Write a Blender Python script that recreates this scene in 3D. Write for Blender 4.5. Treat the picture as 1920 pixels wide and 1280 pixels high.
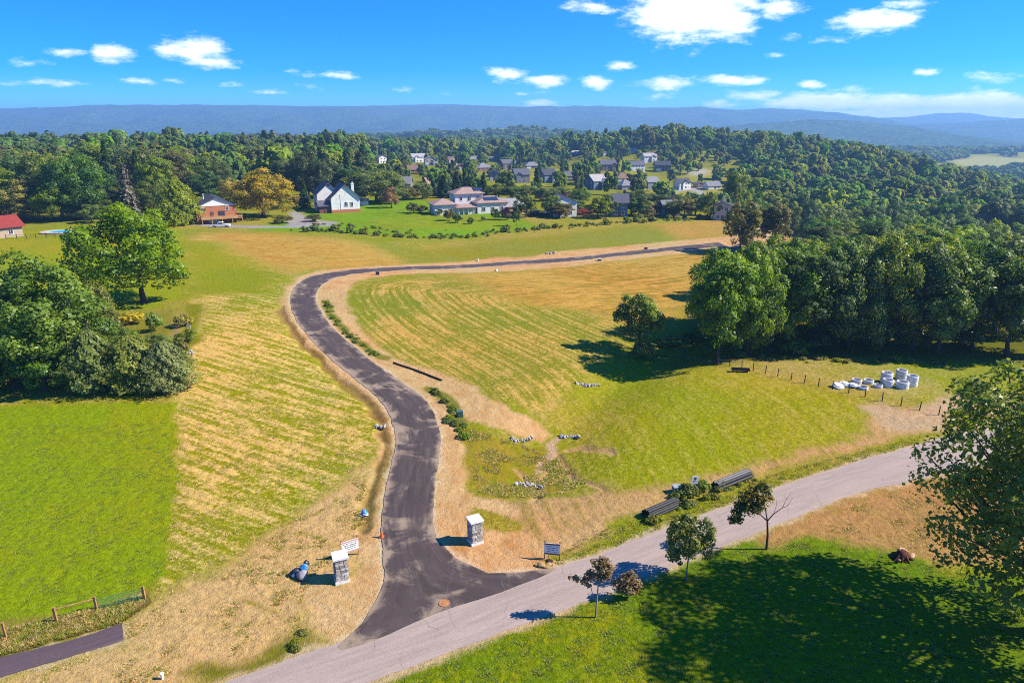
import bpy, bmesh, math, random
import numpy as np
from mathutils import Vector, Matrix

for o in list(bpy.data.objects):
    bpy.data.objects.remove(o)
scene = bpy.context.scene
COL = scene.collection
R = math.radians

# ------------------------------------------------------------------ camera
CAMH, PITCH, FPX = 36.0, R(17.8), 1280.0       # metres, radians, focal length in photo pixels (1920 wide)
CP, SP = math.cos(PITCH), math.sin(PITCH)
cam_d = bpy.data.cameras.new('camera')
cam = bpy.data.objects.new('camera', cam_d)
COL.objects.link(cam)
cam.location = (0, 0, CAMH)
cam.rotation_euler = (R(90) - PITCH, 0, 0)
cam_d.sensor_width = 36
cam_d.lens = 24
cam_d.clip_start = 0.5
cam_d.clip_end = 60000
scene.camera = cam

# ------------------------------------------------------------------ sky, sun, exposure
SUN_EL, SUN_AZ = R(40), R(-2)                    # azimuth measured from +X towards +Y
sun_dir = Vector((math.cos(SUN_EL) * math.cos(SUN_AZ), math.cos(SUN_EL) * math.sin(SUN_AZ), math.sin(SUN_EL)))
sun_l = bpy.data.lights.new('sun', 'SUN')
sun_l.energy = 4.9
sun_l.angle = R(0.53)
sun_l.color = (1.0, 0.90, 0.74)
sun = bpy.data.objects.new('sun', sun_l)
COL.objects.link(sun)
sun.rotation_euler = (-sun_dir).to_track_quat('-Z', 'Y').to_euler()
sun.location = (0, 0, 300)

scene.view_settings.view_transform = 'Standard'
scene.view_settings.look = 'None'
scene.view_settings.exposure = 1.18
scene.view_settings.gamma = 1.0
scene.view_settings.use_curve_mapping = False
scene.render.engine = 'CYCLES'
cy = scene.cycles
cy.use_denoising = False                       # keeps leaf and grass detail crisp
cy.max_bounces = 8
cy.diffuse_bounces = 4
cy.glossy_bounces = 2
cy.transmission_bounces = 3
cy.transparent_max_bounces = 4
cy.volume_bounces = 0
cy.filter_width = 1.0
cy.use_adaptive_sampling = True
cy.adaptive_threshold = 0.008
cy.caustics_reflective = False
cy.caustics_refractive = False


class NT:
    """small helper to write node trees"""
    def __init__(self, tree):
        self.t = tree
        self.t.nodes.clear()

    def n(self, kind, ins=None, **attrs):
        nd = self.t.nodes.new(kind)
        for k, v in attrs.items():
            setattr(nd, k, v)
        for k, v in (ins or {}).items():
            s = nd.inputs[k]
            if isinstance(v, bpy.types.NodeSocket):
                self.t.links.new(v, s)
            elif isinstance(v, bpy.types.Node):
                self.t.links.new(v.outputs[0], s)
            else:
                if isinstance(v, (tuple, list)) and len(v) == 3 and hasattr(s, 'default_value') and len(s.default_value) == 4:
                    v = (*v, 1.0)
                s.default_value = v
        return nd

    def math(self, op, a, b=0.0, c=0.0, clamp=False):
        return self.n('ShaderNodeMath', {0: a, 1: b, 2: c}, operation=op, use_clamp=clamp).outputs[0]

    def vmath(self, op, a, b=(0, 0, 0), c=(0, 0, 0)):
        nd = self.n('ShaderNodeVectorMath', {0: a, 1: b, 2: c}, operation=op)
        return nd.outputs['Value'] if op in ('LENGTH', 'DOT_PRODUCT', 'DISTANCE') else nd.outputs[0]

    def mix(self, f, a, b, mode='MIX'):
        nd = self.n('ShaderNodeMix', {}, data_type='RGBA', blend_type=mode)
        for idx, v in ((0, f), (6, a), (7, b)):
            s = nd.inputs[idx]
            if isinstance(v, bpy.types.NodeSocket):
                self.t.links.new(v, s)
            else:
                s.default_value = (*v, 1.0) if isinstance(v, (tuple, list)) and len(v) == 3 else v
        return nd.outputs[2]

    def noise(self, vec, scale, detail=3.0, rough=0.55, dist=0.0, out=0):
        return self.n('ShaderNodeTexNoise', {'Vector': vec, 'Scale': scale, 'Detail': detail, 'Roughness': rough, 'Distortion': dist}).outputs[out]

    def ramp(self, v, lo, hi, a=0.0, b=1.0):
        return self.n('ShaderNodeMapRange', {0: v, 1: lo, 2: hi, 3: a, 4: b}, interpolation_type='SMOOTHSTEP').outputs[0]


def px_dir(px, py):
    v = (py - 640) / FPX
    return Vector(((px - 960) / FPX, CP - v * SP, -(SP + v * CP)))


world = bpy.data.worlds.new('World')
scene.world = world
world.use_nodes = True
world.cycles.sampling_method = 'NONE'        # a smooth sky: found by the bounced rays themselves
w = NT(world.node_tree)
tc = w.n('ShaderNodeTexCoord').outputs['Generated']
# the upper sky's blue reaches lower down than the plain model gives it: look the model up a little higher
sv = w.vmath('NORMALIZE', w.vmath('MULTIPLY_ADD', tc, (1, 1, 2.3), (0, 0, 0.055)))
sky = w.n('ShaderNodeTexSky', {'Vector': sv}, sky_type='NISHITA', sun_disc=False,
          sun_elevation=SUN_EL, sun_rotation=R(90) - SUN_AZ, altitude=600.0, air_density=1.0, dust_density=0.25, ozone_density=3.0)
skyc = w.n('ShaderNodeHueSaturation', {'Saturation': 1.62, 'Value': 1.25, 'Color': sky.outputs[0]}).outputs[0]
skyc = w.mix(1.0, skyc, (0.58, 1.04, 1.34), 'MULTIPLY')
sep = w.n('ShaderNodeSeparateXYZ', {0: tc})
az = w.math('ARCTAN2', sep.outputs[0], sep.outputs[1])
el = w.math('ARCSINE', sep.outputs[2])
ae = w.n('ShaderNodeCombineXYZ', {0: az, 1: el, 2: 0.0}).outputs[0]
nzv = w.vmath('MULTIPLY', ae, (1.0, 2.6, 1.0))
n1 = w.noise(nzv, 30.0, 6.0, 0.66)
n2 = w.noise(nzv, 9.0, 3.0, 0.5)
warp = w.n('ShaderNodeTexNoise', {'Vector': nzv, 'Scale': 14.0, 'Detail': 3.0}).outputs['Color']
aew = w.vmath('ADD', ae, w.vmath('MULTIPLY', w.vmath('SUBTRACT', warp, (0.5, 0.5, 0.5)), (0.03, 0.012, 0)))
CLOUDS = [  # px, py, half width, half height, weight
    (1300, 14, 130, 62, 1.25), (1230, 28, 52, 30, .9), (1370, 40, 55, 34, 1.0), (1330, -30, 130, 40, 1.1),
    (1460, 16, 45, 20, .85), (1110, 14, 62, 12, .6), (1640, 40, 84, 22, 1.15), (1700, 8, 40, 10, .7), (1715, 5, 30, 9, .6),
    (360, 92, 66, 24, 1.0), (390, 116, 58, 12, .9), (212, 103, 44, 17, .95), (125, 97, 42, 8, .6), (55, 116, 38, 8, .45),
    (70, 155, 85, 8, .5), (265, 157, 34, 8, .6), (322, 152, 20, 5, .45), (425, 156, 26, 6, .3), (503, 174, 36, 6, .5), (626, 139, 50, 8, .7),
    (580, 163, 26, 6, .35), (548, 135, 16, 5, .35), (948, 140, 46, 14, .85), (1020, 151, 52, 12, .95), (1118, 155, 38, 12, .95), (1162, 123, 26, 11, .6),
    (1248, 159, 58, 12, 1.0), (1378, 148, 74, 10, .95), (1412, 180, 56, 11, 1.0), (1012, 196, 40, 8, .85), (1233, 180, 32, 8, .45), (1524, 158, 25, 9, .9),
    (1350, 196, 40, 8, .6), (1545, 190, 110, 16, 1.7), (1680, 194, 120, 17, 1.5), (1820, 196, 130, 22, 1.7), (1860, 212, 160, 15, 1.8), (1680, 214, 170, 11, 1.4),
    (1590, 166, 52, 8, .45), (1735, 136, 22, 7, .6), (1860, 146, 48, 10, .75), (1828, 164, 16, 6, .4), (1480, 75, 25, 7, .35), (1548, 76, 48, 7, .5),
    (1450, 106, 28, 7, .25), (990, 175, 34, 5, .35), (840, 180, 34, 5, .2), (750, 171, 26, 5, .2),
]
acc = None
for px, py, hw, hh, wt in CLOUDS:
    d = px_dir(px, py).normalized()
    a0, e0 = math.atan2(d.x, d.y), math.asin(d.z)
    k = px_dir(px, py).length
    sa, se = FPX * k / (hw * 1.18), FPX * k / (hh * 1.3)
    q = w.vmath('MULTIPLY_ADD', aew, (sa, se, 0), (-a0 * sa, -e0 * se, 0))
    f = w.math('MULTIPLY_ADD', w.vmath('LENGTH', q), -wt, wt)
    acc = f if acc is None else w.math('MAXIMUM', acc, f)
far_cover = w.math('MULTIPLY_ADD', n2, 3.0, -2.25)          # a few more puffs all round the sky
acc = w.math('MAXIMUM', acc, far_cover)
dens = w.math('ADD', acc, w.math('MULTIPLY_ADD', n1, 1.5, -0.87))
cl = w.ramp(dens, -0.06, 0.72)
cloud_col = w.mix(w.ramp(n1, 0.35, 0.75), (8.2, 8.5, 8.9), (10.2, 10.3, 10.3))
bgc = w.mix(w.math('MULTIPLY', cl, 0.95), skyc, cloud_col)
bg = w.n('ShaderNodeBackground', {'Color': bgc, 'Strength': 0.088})
w.n('ShaderNodeOutputWorld', {'Surface': bg.outputs[0]})

# ------------------------------------------------------------------ terrain
def ss(x, a, b):
    t = np.clip((np.asarray(x, float) - a) / (b - a), 0, 1)
    return t * t * (3 - 2 * t)


def g2(X, Y, x0, y0, sx, sy):
    return np.exp(-((X - x0) / sx) ** 2 - ((Y - y0) / sy) ** 2)


def hash2(i, j, s=0):
    h = (i.astype(np.int64) * 374761393 + j.astype(np.int64) * 668265263 + s * 1442695041) & 0x7fffffff
    h = ((h ^ (h >> 13)) * 1274126177) & 0x7fffffff
    return ((h ^ (h >> 16)) & 0xffff) / 65535.0


def vnoise(X, Y, s=0):
    X = np.asarray(X, float); Y = np.asarray(Y, float)
    i, j = np.floor(X), np.floor(Y)
    fx, fy = X - i, Y - j
    fx, fy = fx * fx * (3 - 2 * fx), fy * fy * (3 - 2 * fy)
    a, b, c, d = hash2(i, j, s), hash2(i + 1, j, s), hash2(i, j + 1, s), hash2(i + 1, j + 1, s)
    return (a * (1 - fx) + b * fx) * (1 - fy) + (c * (1 - fx) + d * fx) * fy


def fbm(X, Y, s=0, oct=4):
    X = np.asarray(X, float); Y = np.asarray(Y, float)
    v, a, t = 0, 0.5, 0
    for k in range(oct):
        v = v + a * vnoise(X * 2 ** k, Y * 2 ** k, s + k); t += a; a *= .5
    return v / t


def seg_dist(X, Y, pts):
    """distance from points to an open polyline"""
    best = np.full(np.shape(X), 1e9)
    for (x0, y0), (x1, y1) in zip(pts[:-1], pts[1:]):
        dx, dy = x1 - x0, y1 - y0
        t = np.clip(((X - x0) * dx + (Y - y0) * dy) / (dx * dx + dy * dy + 1e-9), 0, 1)
        best = np.minimum(best, np.hypot(X - x0 - t * dx, Y - y0 - t * dy))
    return best


SWALE = [(34, 120), (24, 105), (17, 96), (8, 82), (4.5, 73), (2.5, 63)]


def Z(X, Y):
    X = np.asarray(X, float); Y = np.asarray(Y, float)
    z = -12 * ss(Y, 290, 600) - 10 * ss(Y, 950, 1500) - 55 * ss(Y, 1500, 3600)
    z = z + 12 * g2(X, Y, -330, 640, 330, 230)                      # wooded rise on the left
    z = z + 0.6 * g2(X, Y, 60, 262, 150, 55)                        # crest at the far side of the field
    z = z + 2.0 * g2(X, Y, -12, 138, 30, 34)                        # knoll inside the road's bend
    z = z + 2.4 * ss(-X, 8, 55) * ss(Y, 55, 110) * (1 - ss(Y, 180, 300))
    z = z + 1.2 * g2(X, Y, 45, 82, 30, 16)
    rx = ss(X, 30, 190) * (1 - 2.1 * ss(X, 360, 930))               # wooded ridge on the right
    z = z + 36 * rx * np.exp(-((Y - 930) / 260) ** 2)
    z = z - 33 * ss(X, 190, 700) * ss(Y, 180, 560) * (1 - ss(Y, 1400, 2500))
    z = z - 9 * g2(X, Y, 240, 380, 160, 110)
    z = z - 17 * ss(X, 78, 150) * ss(Y, 150, 290)
    z = z + 48 * g2(X, Y, 40, 2500, 330, 330) + 34 * g2(X, Y, 420, 2700, 300, 330) + 30 * g2(X, Y, -700, 2600, 700, 300)
    z = z + 14 * (fbm(X / 260, Y / 260, 11) - .5) * ss(Y, 320, 900)
    near = (np.abs(X) < 130) & (Y < 200) & (Y > 20)
    if np.any(near):
        d = np.full(np.shape(z), 1e3)
        if np.ndim(z) == 0:
            d = seg_dist(X, Y, SWALE)
        else:
            d[near] = seg_dist(X[near], Y[near], SWALE)
        z = z - 1.5 * np.exp(-(d / 6.0) ** 2) * ss(Y, 56, 70)
    z = z + 0.5 * (fbm(X / 26, Y / 26, 5, 2) - .5) * ss(Y, 70, 130)
    return z


def zg(x, y):
    return float(Z(np.array([x]), np.array([y]))[0])


_YS = np.concatenate([np.arange(8, 300, .5), np.geomspace(300, 9000, 1600)])


def at(px, py):
    """the point of the ground that the photograph's pixel shows"""
    d = px_dir(px, py)
    t = _YS / d.y
    gz = Z(d.x * t, _YS)
    rz = CAMH + d.z * t
    k = np.argmax(rz <= gz)
    if rz[k] > gz[k]:
        k = len(_YS) - 1
    if k > 0:
        a, b = rz[k - 1] - gz[k - 1], rz[k] - gz[k]
        f = a / (a - b + 1e-12)
        y = _YS[k - 1] + f * (_YS[k] - _YS[k - 1])
    else:
        y = _YS[0]
    x = d.x * y / d.y
    return Vector((x, y, zg(x, y)))


def slope(py):
    v = (py - 640) / FPX
    return -(SP + v * CP) / (CP - v * SP)


def on(px, Y):
    """ground point in the direction of column px at distance Y"""
    z = 0.0
    for _ in range(4):
        x = (px - 960) / FPX * (Y * CP + (CAMH - z) * SP)
        z = zg(x, Y)
    return Vector((x, Y, z))


def mpp(p):
    """metres per photo pixel at a point"""
    return (p.y * CP + (CAMH - p.z) * SP) / FPX


def gpoly(pts):
    return [tuple(at(x, y)[:2]) for x, y in pts]


def smooth_line(pts, step):
    """Catmull-Rom through 2-D points, resampled evenly"""
    P = [np.array(p, float) for p in pts]
    P = [2 * P[0] - P[1]] + P + [2 * P[-1] - P[-2]]
    out = []
    for i in range(1, len(P) - 2):
        a, b, c, d = P[i - 1:i + 3]
        for t in np.linspace(0, 1, 12, endpoint=False):
            out.append(.5 * (2 * b + (c - a) * t + (2 * a - 5 * b + 4 * c - d) * t * t + (3 * b - a - 3 * c + d) * t ** 3))
    out.append(P[-2])
    return np.array(out)


def poly_sd(X, Y, poly, pad):
    """signed distance (inside positive) for points near a polygon"""
    P = np.array(poly)
    sd = np.full(X.shape, -1e6)
    m = (X > P[:, 0].min() - pad) & (X < P[:, 0].max() + pad) & (Y > P[:, 1].min() - pad) & (Y < P[:, 1].max() + pad)
    x, y = X[m], Y[m]
    if x.size == 0:
        return sd
    ins = np.zeros(x.shape, bool)
    best = np.full(x.shape, 1e9)
    n = len(P)
    for i in range(n):
        x0, y0 = P[i]; x1, y1 = P[(i + 1) % n]
        c = ((y0 > y) != (y1 > y)) & (x < (x1 - x0) * (y - y0) / (y1 - y0 + 1e-12) + x0)
        ins ^= c
        dx, dy = x1 - x0, y1 - y0
        t = np.clip(((x - x0) * dx + (y - y0) * dy) / (dx * dx + dy * dy + 1e-9), 0, 1)
        best = np.minimum(best, (x - x0 - t * dx) ** 2 + (y - y0 - t * dy) ** 2)
    sd[m] = np.where(ins, 1, -1) * np.sqrt(best)
    return sd


# ------------------------------------------------------------------ materials
def lin(c):
    c = c / 255.0
    return c / 12.92 if c <= 0.04045 else ((c + 0.055) / 1.055) ** 2.4


KALB = 0.50


def P(r, g, b, k=KALB):
    """photographed colour of a sunlit surface -> albedo"""
    if g > r and b < g * .62:                                   # grass in this light leans to yellow
        r, b = min(r * 1.36, g * 1.0), b * .3
        k = k * 1.04
    return (lin(r) * k, lin(g) * k, lin(b) * k)


MATS = {}


def mat(name, color=(.5, .5, .5), rough=0.7, spec=0.3, var=0.0, scale=4.0, metal=0.0, bump=0.0):
    """plain procedural material: colour broken up by noise, optional fine relief"""
    if name in MATS:
        return MATS[name]
    m = bpy.data.materials.new(name)
    m.use_nodes = True
    t = NT(m.node_tree)
    b = t.n('ShaderNodeBsdfPrincipled', {'Roughness': rough, 'Specular IOR Level': spec, 'Metallic': metal})
    pos = t.n('ShaderNodeTexCoord').outputs['Object']
    nz = t.noise(pos, scale, 4.0, .6)
    c = t.mix(t.ramp(nz, .3, .7), tuple(v * (1 - var) for v in color), tuple(min(1, v * (1 + var)) for v in color))
    t.t.links.new(c, b.inputs['Base Color'])
    if bump:
        bm = t.n('ShaderNodeBump', {'Strength': bump, 'Distance': .02, 'Height': nz})
        t.t.links.new(bm.outputs[0], b.inputs['Normal'])
    t.n('ShaderNodeOutputMaterial', {'Surface': b.outputs[0]})
    MATS[name] = m
    return m


def ground_mat():
    m = bpy.data.materials.new('ground_cover')
    m.use_nodes = True
    t = NT(m.node_tree)
    pos = t.n('ShaderNodeNewGeometry').outputs['Position']
    A = t.n('ShaderNodeAttribute', attribute_name='cover_a').outputs['Color']
    B = t.n('ShaderNodeAttribute', attribute_name='cover_b').outputs['Color']
    par = t.n('ShaderNodeSeparateColor', {0: t.n('ShaderNodeAttribute', attribute_name='cover_p').outputs['Color']})
    mixv, rowamp, fine = par.outputs[0], par.outputs[1], par.outputs[2]
    row = t.n('ShaderNodeAttribute', attribute_name='row').outputs['Fac']
    alo = t.n('ShaderNodeAttribute', attribute_name='along').outputs['Fac']
    big = t.noise(pos, .035, 3.0, .5)
    mid = t.noise(pos, .33, 4.0, .6, .6)
    clump = t.noise(pos, 2.2, 4.0, .65, .4)
    tiny = t.noise(pos, 11.0, 2.0, .7)
    rv = t.n('ShaderNodeCombineXYZ', {0: row, 1: t.math('MULTIPLY', alo, .10), 2: 0.0}).outputs[0]
    r1 = t.noise(rv, .75, 3.0, .6, .15)
    r2 = t.noise(rv, 2.1, 2.0, .6, .2)
    rows = t.math('ADD', t.math('MULTIPLY', r1, .65), t.math('MULTIPLY', r2, .45))
    wob = t.math('MULTIPLY_ADD', t.noise(pos, .12, 2.0, .5), 3.0, t.math('MULTIPLY', row, 4.1))
    wob = t.math('MULTIPLY_ADD', r1, 3.0, wob)
    rows = t.math('MULTIPLY_ADD', t.math('SINE', wob), t.math('MULTIPLY', t.ramp(mid, .3, .65), .075), t.math('SUBTRACT', rows, .55))
    f = t.math('MULTIPLY_ADD', t.math('SUBTRACT', mid, .5), 1.0, mixv)
    f = t.math('MULTIPLY_ADD', t.math('SUBTRACT', big, .5), .8, f)
    f = t.math('MULTIPLY_ADD', t.math('SUBTRACT', clump, .5), t.math('MULTIPLY', fine, 2.2), f)
    f = t.math('MULTIPLY_ADD', t.math('SUBTRACT', tiny, .5), fine, f)
    f = t.math('MULTIPLY_ADD', rows, t.math('MULTIPLY', rowamp, 4.2), f)
    col = t.mix(t.ramp(f, .25, .75), A, B)
    br = t.math('ADD', t.math('MULTIPLY', clump, .75), t.math('MULTIPLY', tiny, .55))
    br = t.ramp(br, .35, .95, .62, 1.34)
    col = t.mix(1.0, col, t.n('ShaderNodeCombineXYZ', {0: br, 1: br, 2: br}).outputs[0], 'MULTIPLY')
    b2 = t.ramp(big, .3, .7, .88, 1.12)
    col = t.mix(1.0, col, t.n('ShaderNodeCombineXYZ', {0: b2, 1: 1.0, 2: 1.0}).outputs[0], 'MULTIPLY')
    h = t.math('MULTIPLY_ADD', tiny, .35, t.math('MULTIPLY', clump, .8))
    h = t.math('MULTIPLY_ADD', rows, t.math('MULTIPLY', rowamp, 1.4), h)
    bm = t.n('ShaderNodeBump', {'Strength': .9, 'Distance': .22, 'Height': h})
    b = t.n('ShaderNodeBsdfPrincipled', {'Base Color': col, 'Roughness': .95, 'Specular IOR Level': .04, 'Normal': bm.outputs[0]})
    t.n('ShaderNodeOutputMaterial', {'Surface': b.outputs[0]})
    return m


def asphalt_mat(name, base, dust, patch, dustamt, streak):
    m = bpy.data.materials.new(name)
    m.use_nodes = True
    t = NT(m.node_tree)
    pos = t.n('ShaderNodeNewGeometry').outputs['Position']
    uv = t.n('ShaderNodeSeparateXYZ', {0: t.n('ShaderNodeAttribute', attribute_name='track').outputs['Vector']})
    across, along = uv.outputs[0], uv.outputs[1]
    sv = t.n('ShaderNodeCombineXYZ', {0: t.math('MULTIPLY', across, 9.0), 1: t.math('MULTIPLY', along, .16), 2: 0.0}).outputs[0]
    st = t.noise(sv, 1.0, 5.0, .65, .5)
    mid = t.noise(pos, .22, 5.0, .62, 1.0)
    grain = t.noise(pos, 9.0, 3.0, .75)
    c = t.mix(t.ramp(st, .3, .72), tuple(v * (1 - streak) for v in base), tuple(v * (1 + streak * 1.3) for v in base))
    c = t.mix(t.ramp(grain, .3, .7), c, t.mix(1.0, c, (1.32, 1.3, 1.28), 'MULTIPLY'))
    edge = t.math('ABSOLUTE', t.math('MULTIPLY_ADD', across, 2.0, -1.0))
    e2 = t.math('POWER', edge, 4.0)
    d = t.math('MULTIPLY_ADD', e2, .20, mid)
    d = t.math('MULTIPLY_ADD', t.math('SUBTRACT', 1.0, across), .07, d)
    d = t.math('MULTIPLY_ADD', grain, .10, d)
    d = t.math('MULTIPLY_ADD', st, .16, d)
    c = t.mix(t.math('MULTIPLY', t.ramp(d, .78 - dustamt, .98 - dustamt), .8), c, dust)
    # thin scuffs and cracks
    ck = t.n('ShaderNodeTexVoronoi', {'Vector': t.vmath('ADD', pos, t.vmath('SCALE', t.n('ShaderNodeTexNoise', {'Vector': pos, 'Scale': .8}).outputs['Color'], (0, 0, 0))),
                                      'Scale': .22}, feature='DISTANCE_TO_EDGE').outputs[0]
    cm = t.math('MULTIPLY', t.ramp(ck, .012, .0), t.ramp(mid, .42, .6))
    c = t.mix(t.math('MULTIPLY', cm, .45), c, patch)
    bm = t.n('ShaderNodeBump', {'Strength': .3, 'Distance': .02, 'Height': grain})
    b = t.n('ShaderNodeBsdfPrincipled', {'Base Color': c, 'Roughness': .85, 'Specular IOR Level': .25, 'Normal': bm.outputs[0]})
    t.n('ShaderNodeOutputMaterial', {'Surface': b.outputs[0]})
    return m


def leaf_mat(name, light, dark, trans=.46, hue=.03, val=.35, spec=.35):
    if name in MATS:
        return MATS[name]
    m = bpy.data.materials.new(name)
    m.use_nodes = True
    t = NT(m.node_tree)
    tone = t.n('ShaderNodeAttribute', attribute_name='tone').outputs['Fac']
    rnd = t.n('ShaderNodeObjectInfo').outputs['Random']
    c = t.mix(tone, dark, light)
    r2 = t.math('FRACT', t.math('MULTIPLY', rnd, 7.31))
    c = t.n('ShaderNodeHueSaturation', {'Hue': t.math('MULTIPLY_ADD', rnd, hue * 2, .5 - hue), 'Saturation': t.math('MULTIPLY_ADD', r2, .3, .85),
                                        'Value': t.math('MULTIPLY_ADD', r2, val, 1 - val * .5), 'Color': c}).outputs[0]
    d = t.n('ShaderNodeBsdfPrincipled', {'Base Color': c, 'Roughness': .45, 'Specular IOR Level': spec})
    tr = t.n('ShaderNodeBsdfTranslucent', {'Color': t.mix(1.0, c, (1.25, 1.3, .6), 'MULTIPLY')})
    mx = t.n('ShaderNodeMixShader', {0: trans, 1: d.outputs[0], 2: tr.outputs[0]})
    t.n('ShaderNodeOutputMaterial', {'Surface': mx.outputs[0]})
    MATS[name] = m
    return m


def wall_mat(name, color, kind='siding'):
    """brick courses or clapboard lines"""
    if name in MATS:
        return MATS[name]
    m = bpy.data.materials.new(name)
    m.use_nodes = True
    t = NT(m.node_tree)
    pos = t.n('ShaderNodeTexCoord').outputs['Object']
    s = t.n('ShaderNodeSeparateXYZ', {0: pos})
    nz = t.noise(pos, .9, 4.0, .6)
    c = t.mix(t.ramp(nz, .3, .7), tuple(v * .88 for v in color), tuple(min(.9, v * 1.1) for v in color))
    if kind == 'brick':
        bv = t.n('ShaderNodeCombineXYZ', {0: t.math('ADD', s.outputs[0], s.outputs[1]), 1: s.outputs[2], 2: 0.0}).outputs[0]
        bt = t.n('ShaderNodeTexBrick', {'Vector': bv, 'Color1': tuple(v * 1.1 for v in color), 'Color2': tuple(v * .78 for v in color),
                                        'Mortar': tuple(v * .7 + .08 for v in color), 'Scale': 1.0, 'Mortar Size': .012, 'Brick Width': .3, 'Row Height': .1})
        c = t.mix(.75, c, bt.outputs[0])
    else:
        fr = t.math('FRACT', t.math('MULTIPLY', s.outputs[2], 4.0))
        c = t.mix(t.math('MULTIPLY', t.ramp(fr, .16, .0), .35), c, tuple(v * .5 for v in color))
    b = t.n('ShaderNodeBsdfPrincipled', {'Base Color': c, 'Roughness': .75, 'Specular IOR Level': .2})
    t.n('ShaderNodeOutputMaterial', {'Surface': b.outputs[0]})
    MATS[name] = m
    return m


def roof_mat(name, color):
    if name in MATS:
        return MATS[name]
    m = bpy.data.materials.new(name)
    m.use_nodes = True
    t = NT(m.node_tree)
    pos = t.n('ShaderNodeTexCoord').outputs['Object']
    s = t.n('ShaderNodeSeparateXYZ', {0: pos})
    cx = t.math('FLOOR', t.math('MULTIPLY', t.math('ADD', s.outputs[0], s.outputs[1]), 2.0))
    cz = t.math('FLOOR', t.math('MULTIPLY', s.outputs[2], 6.0))
    cell = t.n('ShaderNodeTexWhiteNoise', {0: t.n('ShaderNodeCombineXYZ', {0: cx, 1: cz, 2: 0.0}).outputs[0]}).outputs[0]
    nz = t.noise(pos, .5, 4.0, .6)
    c = t.mix(cell, tuple(v * .82 for v in color), tuple(v * 1.15 for v in color))
    c = t.mix(t.math('MULTIPLY', t.ramp(nz, .5, .8), .4), c, tuple(v * .65 for v in color))
    b = t.n('ShaderNodeBsdfPrincipled', {'Base Color': c, 'Roughness': .8, 'Specular IOR Level': .3})
    t.n('ShaderNodeOutputMaterial', {'Surface': b.outputs[0]})
    MATS[name] = m
    return m


# ------------------------------------------------------------------ object helpers
def link(name, mesh, parent=None, loc=None, rot=None, scale=None):
    o = bpy.data.objects.new(name, mesh)
    COL.objects.link(o)
    if parent is not None:
        o.parent = parent
    if loc is not None:
        o.location = loc
    if rot is not None:
        o.rotation_euler = rot
    if scale is not None:
        o.scale = scale
    return o


def tag(o, label, cat, group=None, kind=None):
    o['label'] = label
    o['category'] = cat
    if group:
        o['group'] = group
    if kind:
        o['kind'] = kind
    return o


def thing(name, label, cat, loc, rz=0.0, group=None, scale=None):
    return tag(link(name, None, None, loc, (0, 0, rz), scale), label, cat, group)


def structure(o):
    o['kind'] = 'structure'
    return o


def set_obj_mat(o, m):
    """this copy's own material on shared mesh data"""
    if o.data is not None and len(o.material_slots):
        o.material_slots[0].link = 'OBJECT'
        o.material_slots[0].material = m


class MB:
    """collects faces of one part"""
    def __init__(self):
        self.v, self.f = [], []

    def add(self, vs, fs):
        b = len(self.v)
        self.v += [tuple(p) for p in vs]
        self.f += [tuple(b + i for i in f) for f in fs]
        return self

    def box(self, c, s, rz=0.0, rx=0.0, ry=0.0, taper=1.0):
        x, y, z = (k * .5 for k in s)
        pts = []
        M = Matrix.Rotation(rz, 3, 'Z') @ Matrix.Rotation(ry, 3, 'Y') @ Matrix.Rotation(rx, 3, 'X')
        for dz in (-z, z):
            k = taper if dz > 0 else 1.0
            for dx, dy in ((-x, -y), (x, -y), (x, y), (-x, y)):
                pts.append(M @ Vector((dx * k, dy * k, dz)) + Vector(c))
        return self.add(pts, [(3, 2, 1, 0), (4, 5, 6, 7), (0, 1, 5, 4), (1, 2, 6, 5), (2, 3, 7, 6), (3, 0, 4, 7)])

    def tube(self, path, radii, n=8, cap=True):
        path = [Vector(p) for p in path]
        rings = []
        for i, p in enumerate(path):
            d = (path[min(i + 1, len(path) - 1)] - path[max(i - 1, 0)]).normalized()
            u = d.orthogonal().normalized() if abs(d.z) < .95 else Vector((1, 0, 0))
            u = (u - d * u.dot(d)).normalized()
            v2 = d.cross(u)
            r = radii[i] if isinstance(radii, (list, tuple)) else radii
            rings.append([p + (u * math.cos(a) + v2 * math.sin(a)) * r for a in [2 * math.pi * k / n for k in range(n)]])
        vs = [q for r in rings for q in r]
        fs = []
        for i in range(len(path) - 1):
            for k in range(n):
                fs.append((i * n + k, i * n + (k + 1) % n, (i + 1) * n + (k + 1) % n, (i + 1) * n + k))
        if cap:
            fs.append(tuple(range(n - 1, -1, -1)))
            fs.append(tuple((len(path) - 1) * n + k for k in range(n)))
        return self.add(vs, fs)

    def lathe(self, prof, n=16, c=(0, 0, 0)):
        vs, fs = [], []
        for r, z in prof:
            for k in range(n):
                a = 2 * math.pi * k / n
                vs.append((c[0] + r * math.cos(a), c[1] + r * math.sin(a), c[2] + z))
        for i in range(len(prof) - 1):
            for k in range(n):
                fs.append((i * n + k, i * n + (k + 1) % n, (i + 1) * n + (k + 1) % n, (i + 1) * n + k))
        return self.add(vs, fs)

    def mesh(self, name, m, smooth=False):
        me = bpy.data.meshes.new(name)
        me.from_pydata(self.v, [], self.f)
        me.materials.append(m)
        if smooth:
            me.shade_smooth()
        me.update()
        return me

    def build(self, name, m, parent=None, smooth=False, loc=None, rot=None):
        return link(name, self.mesh(name, m, smooth), parent, loc, rot)


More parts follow.
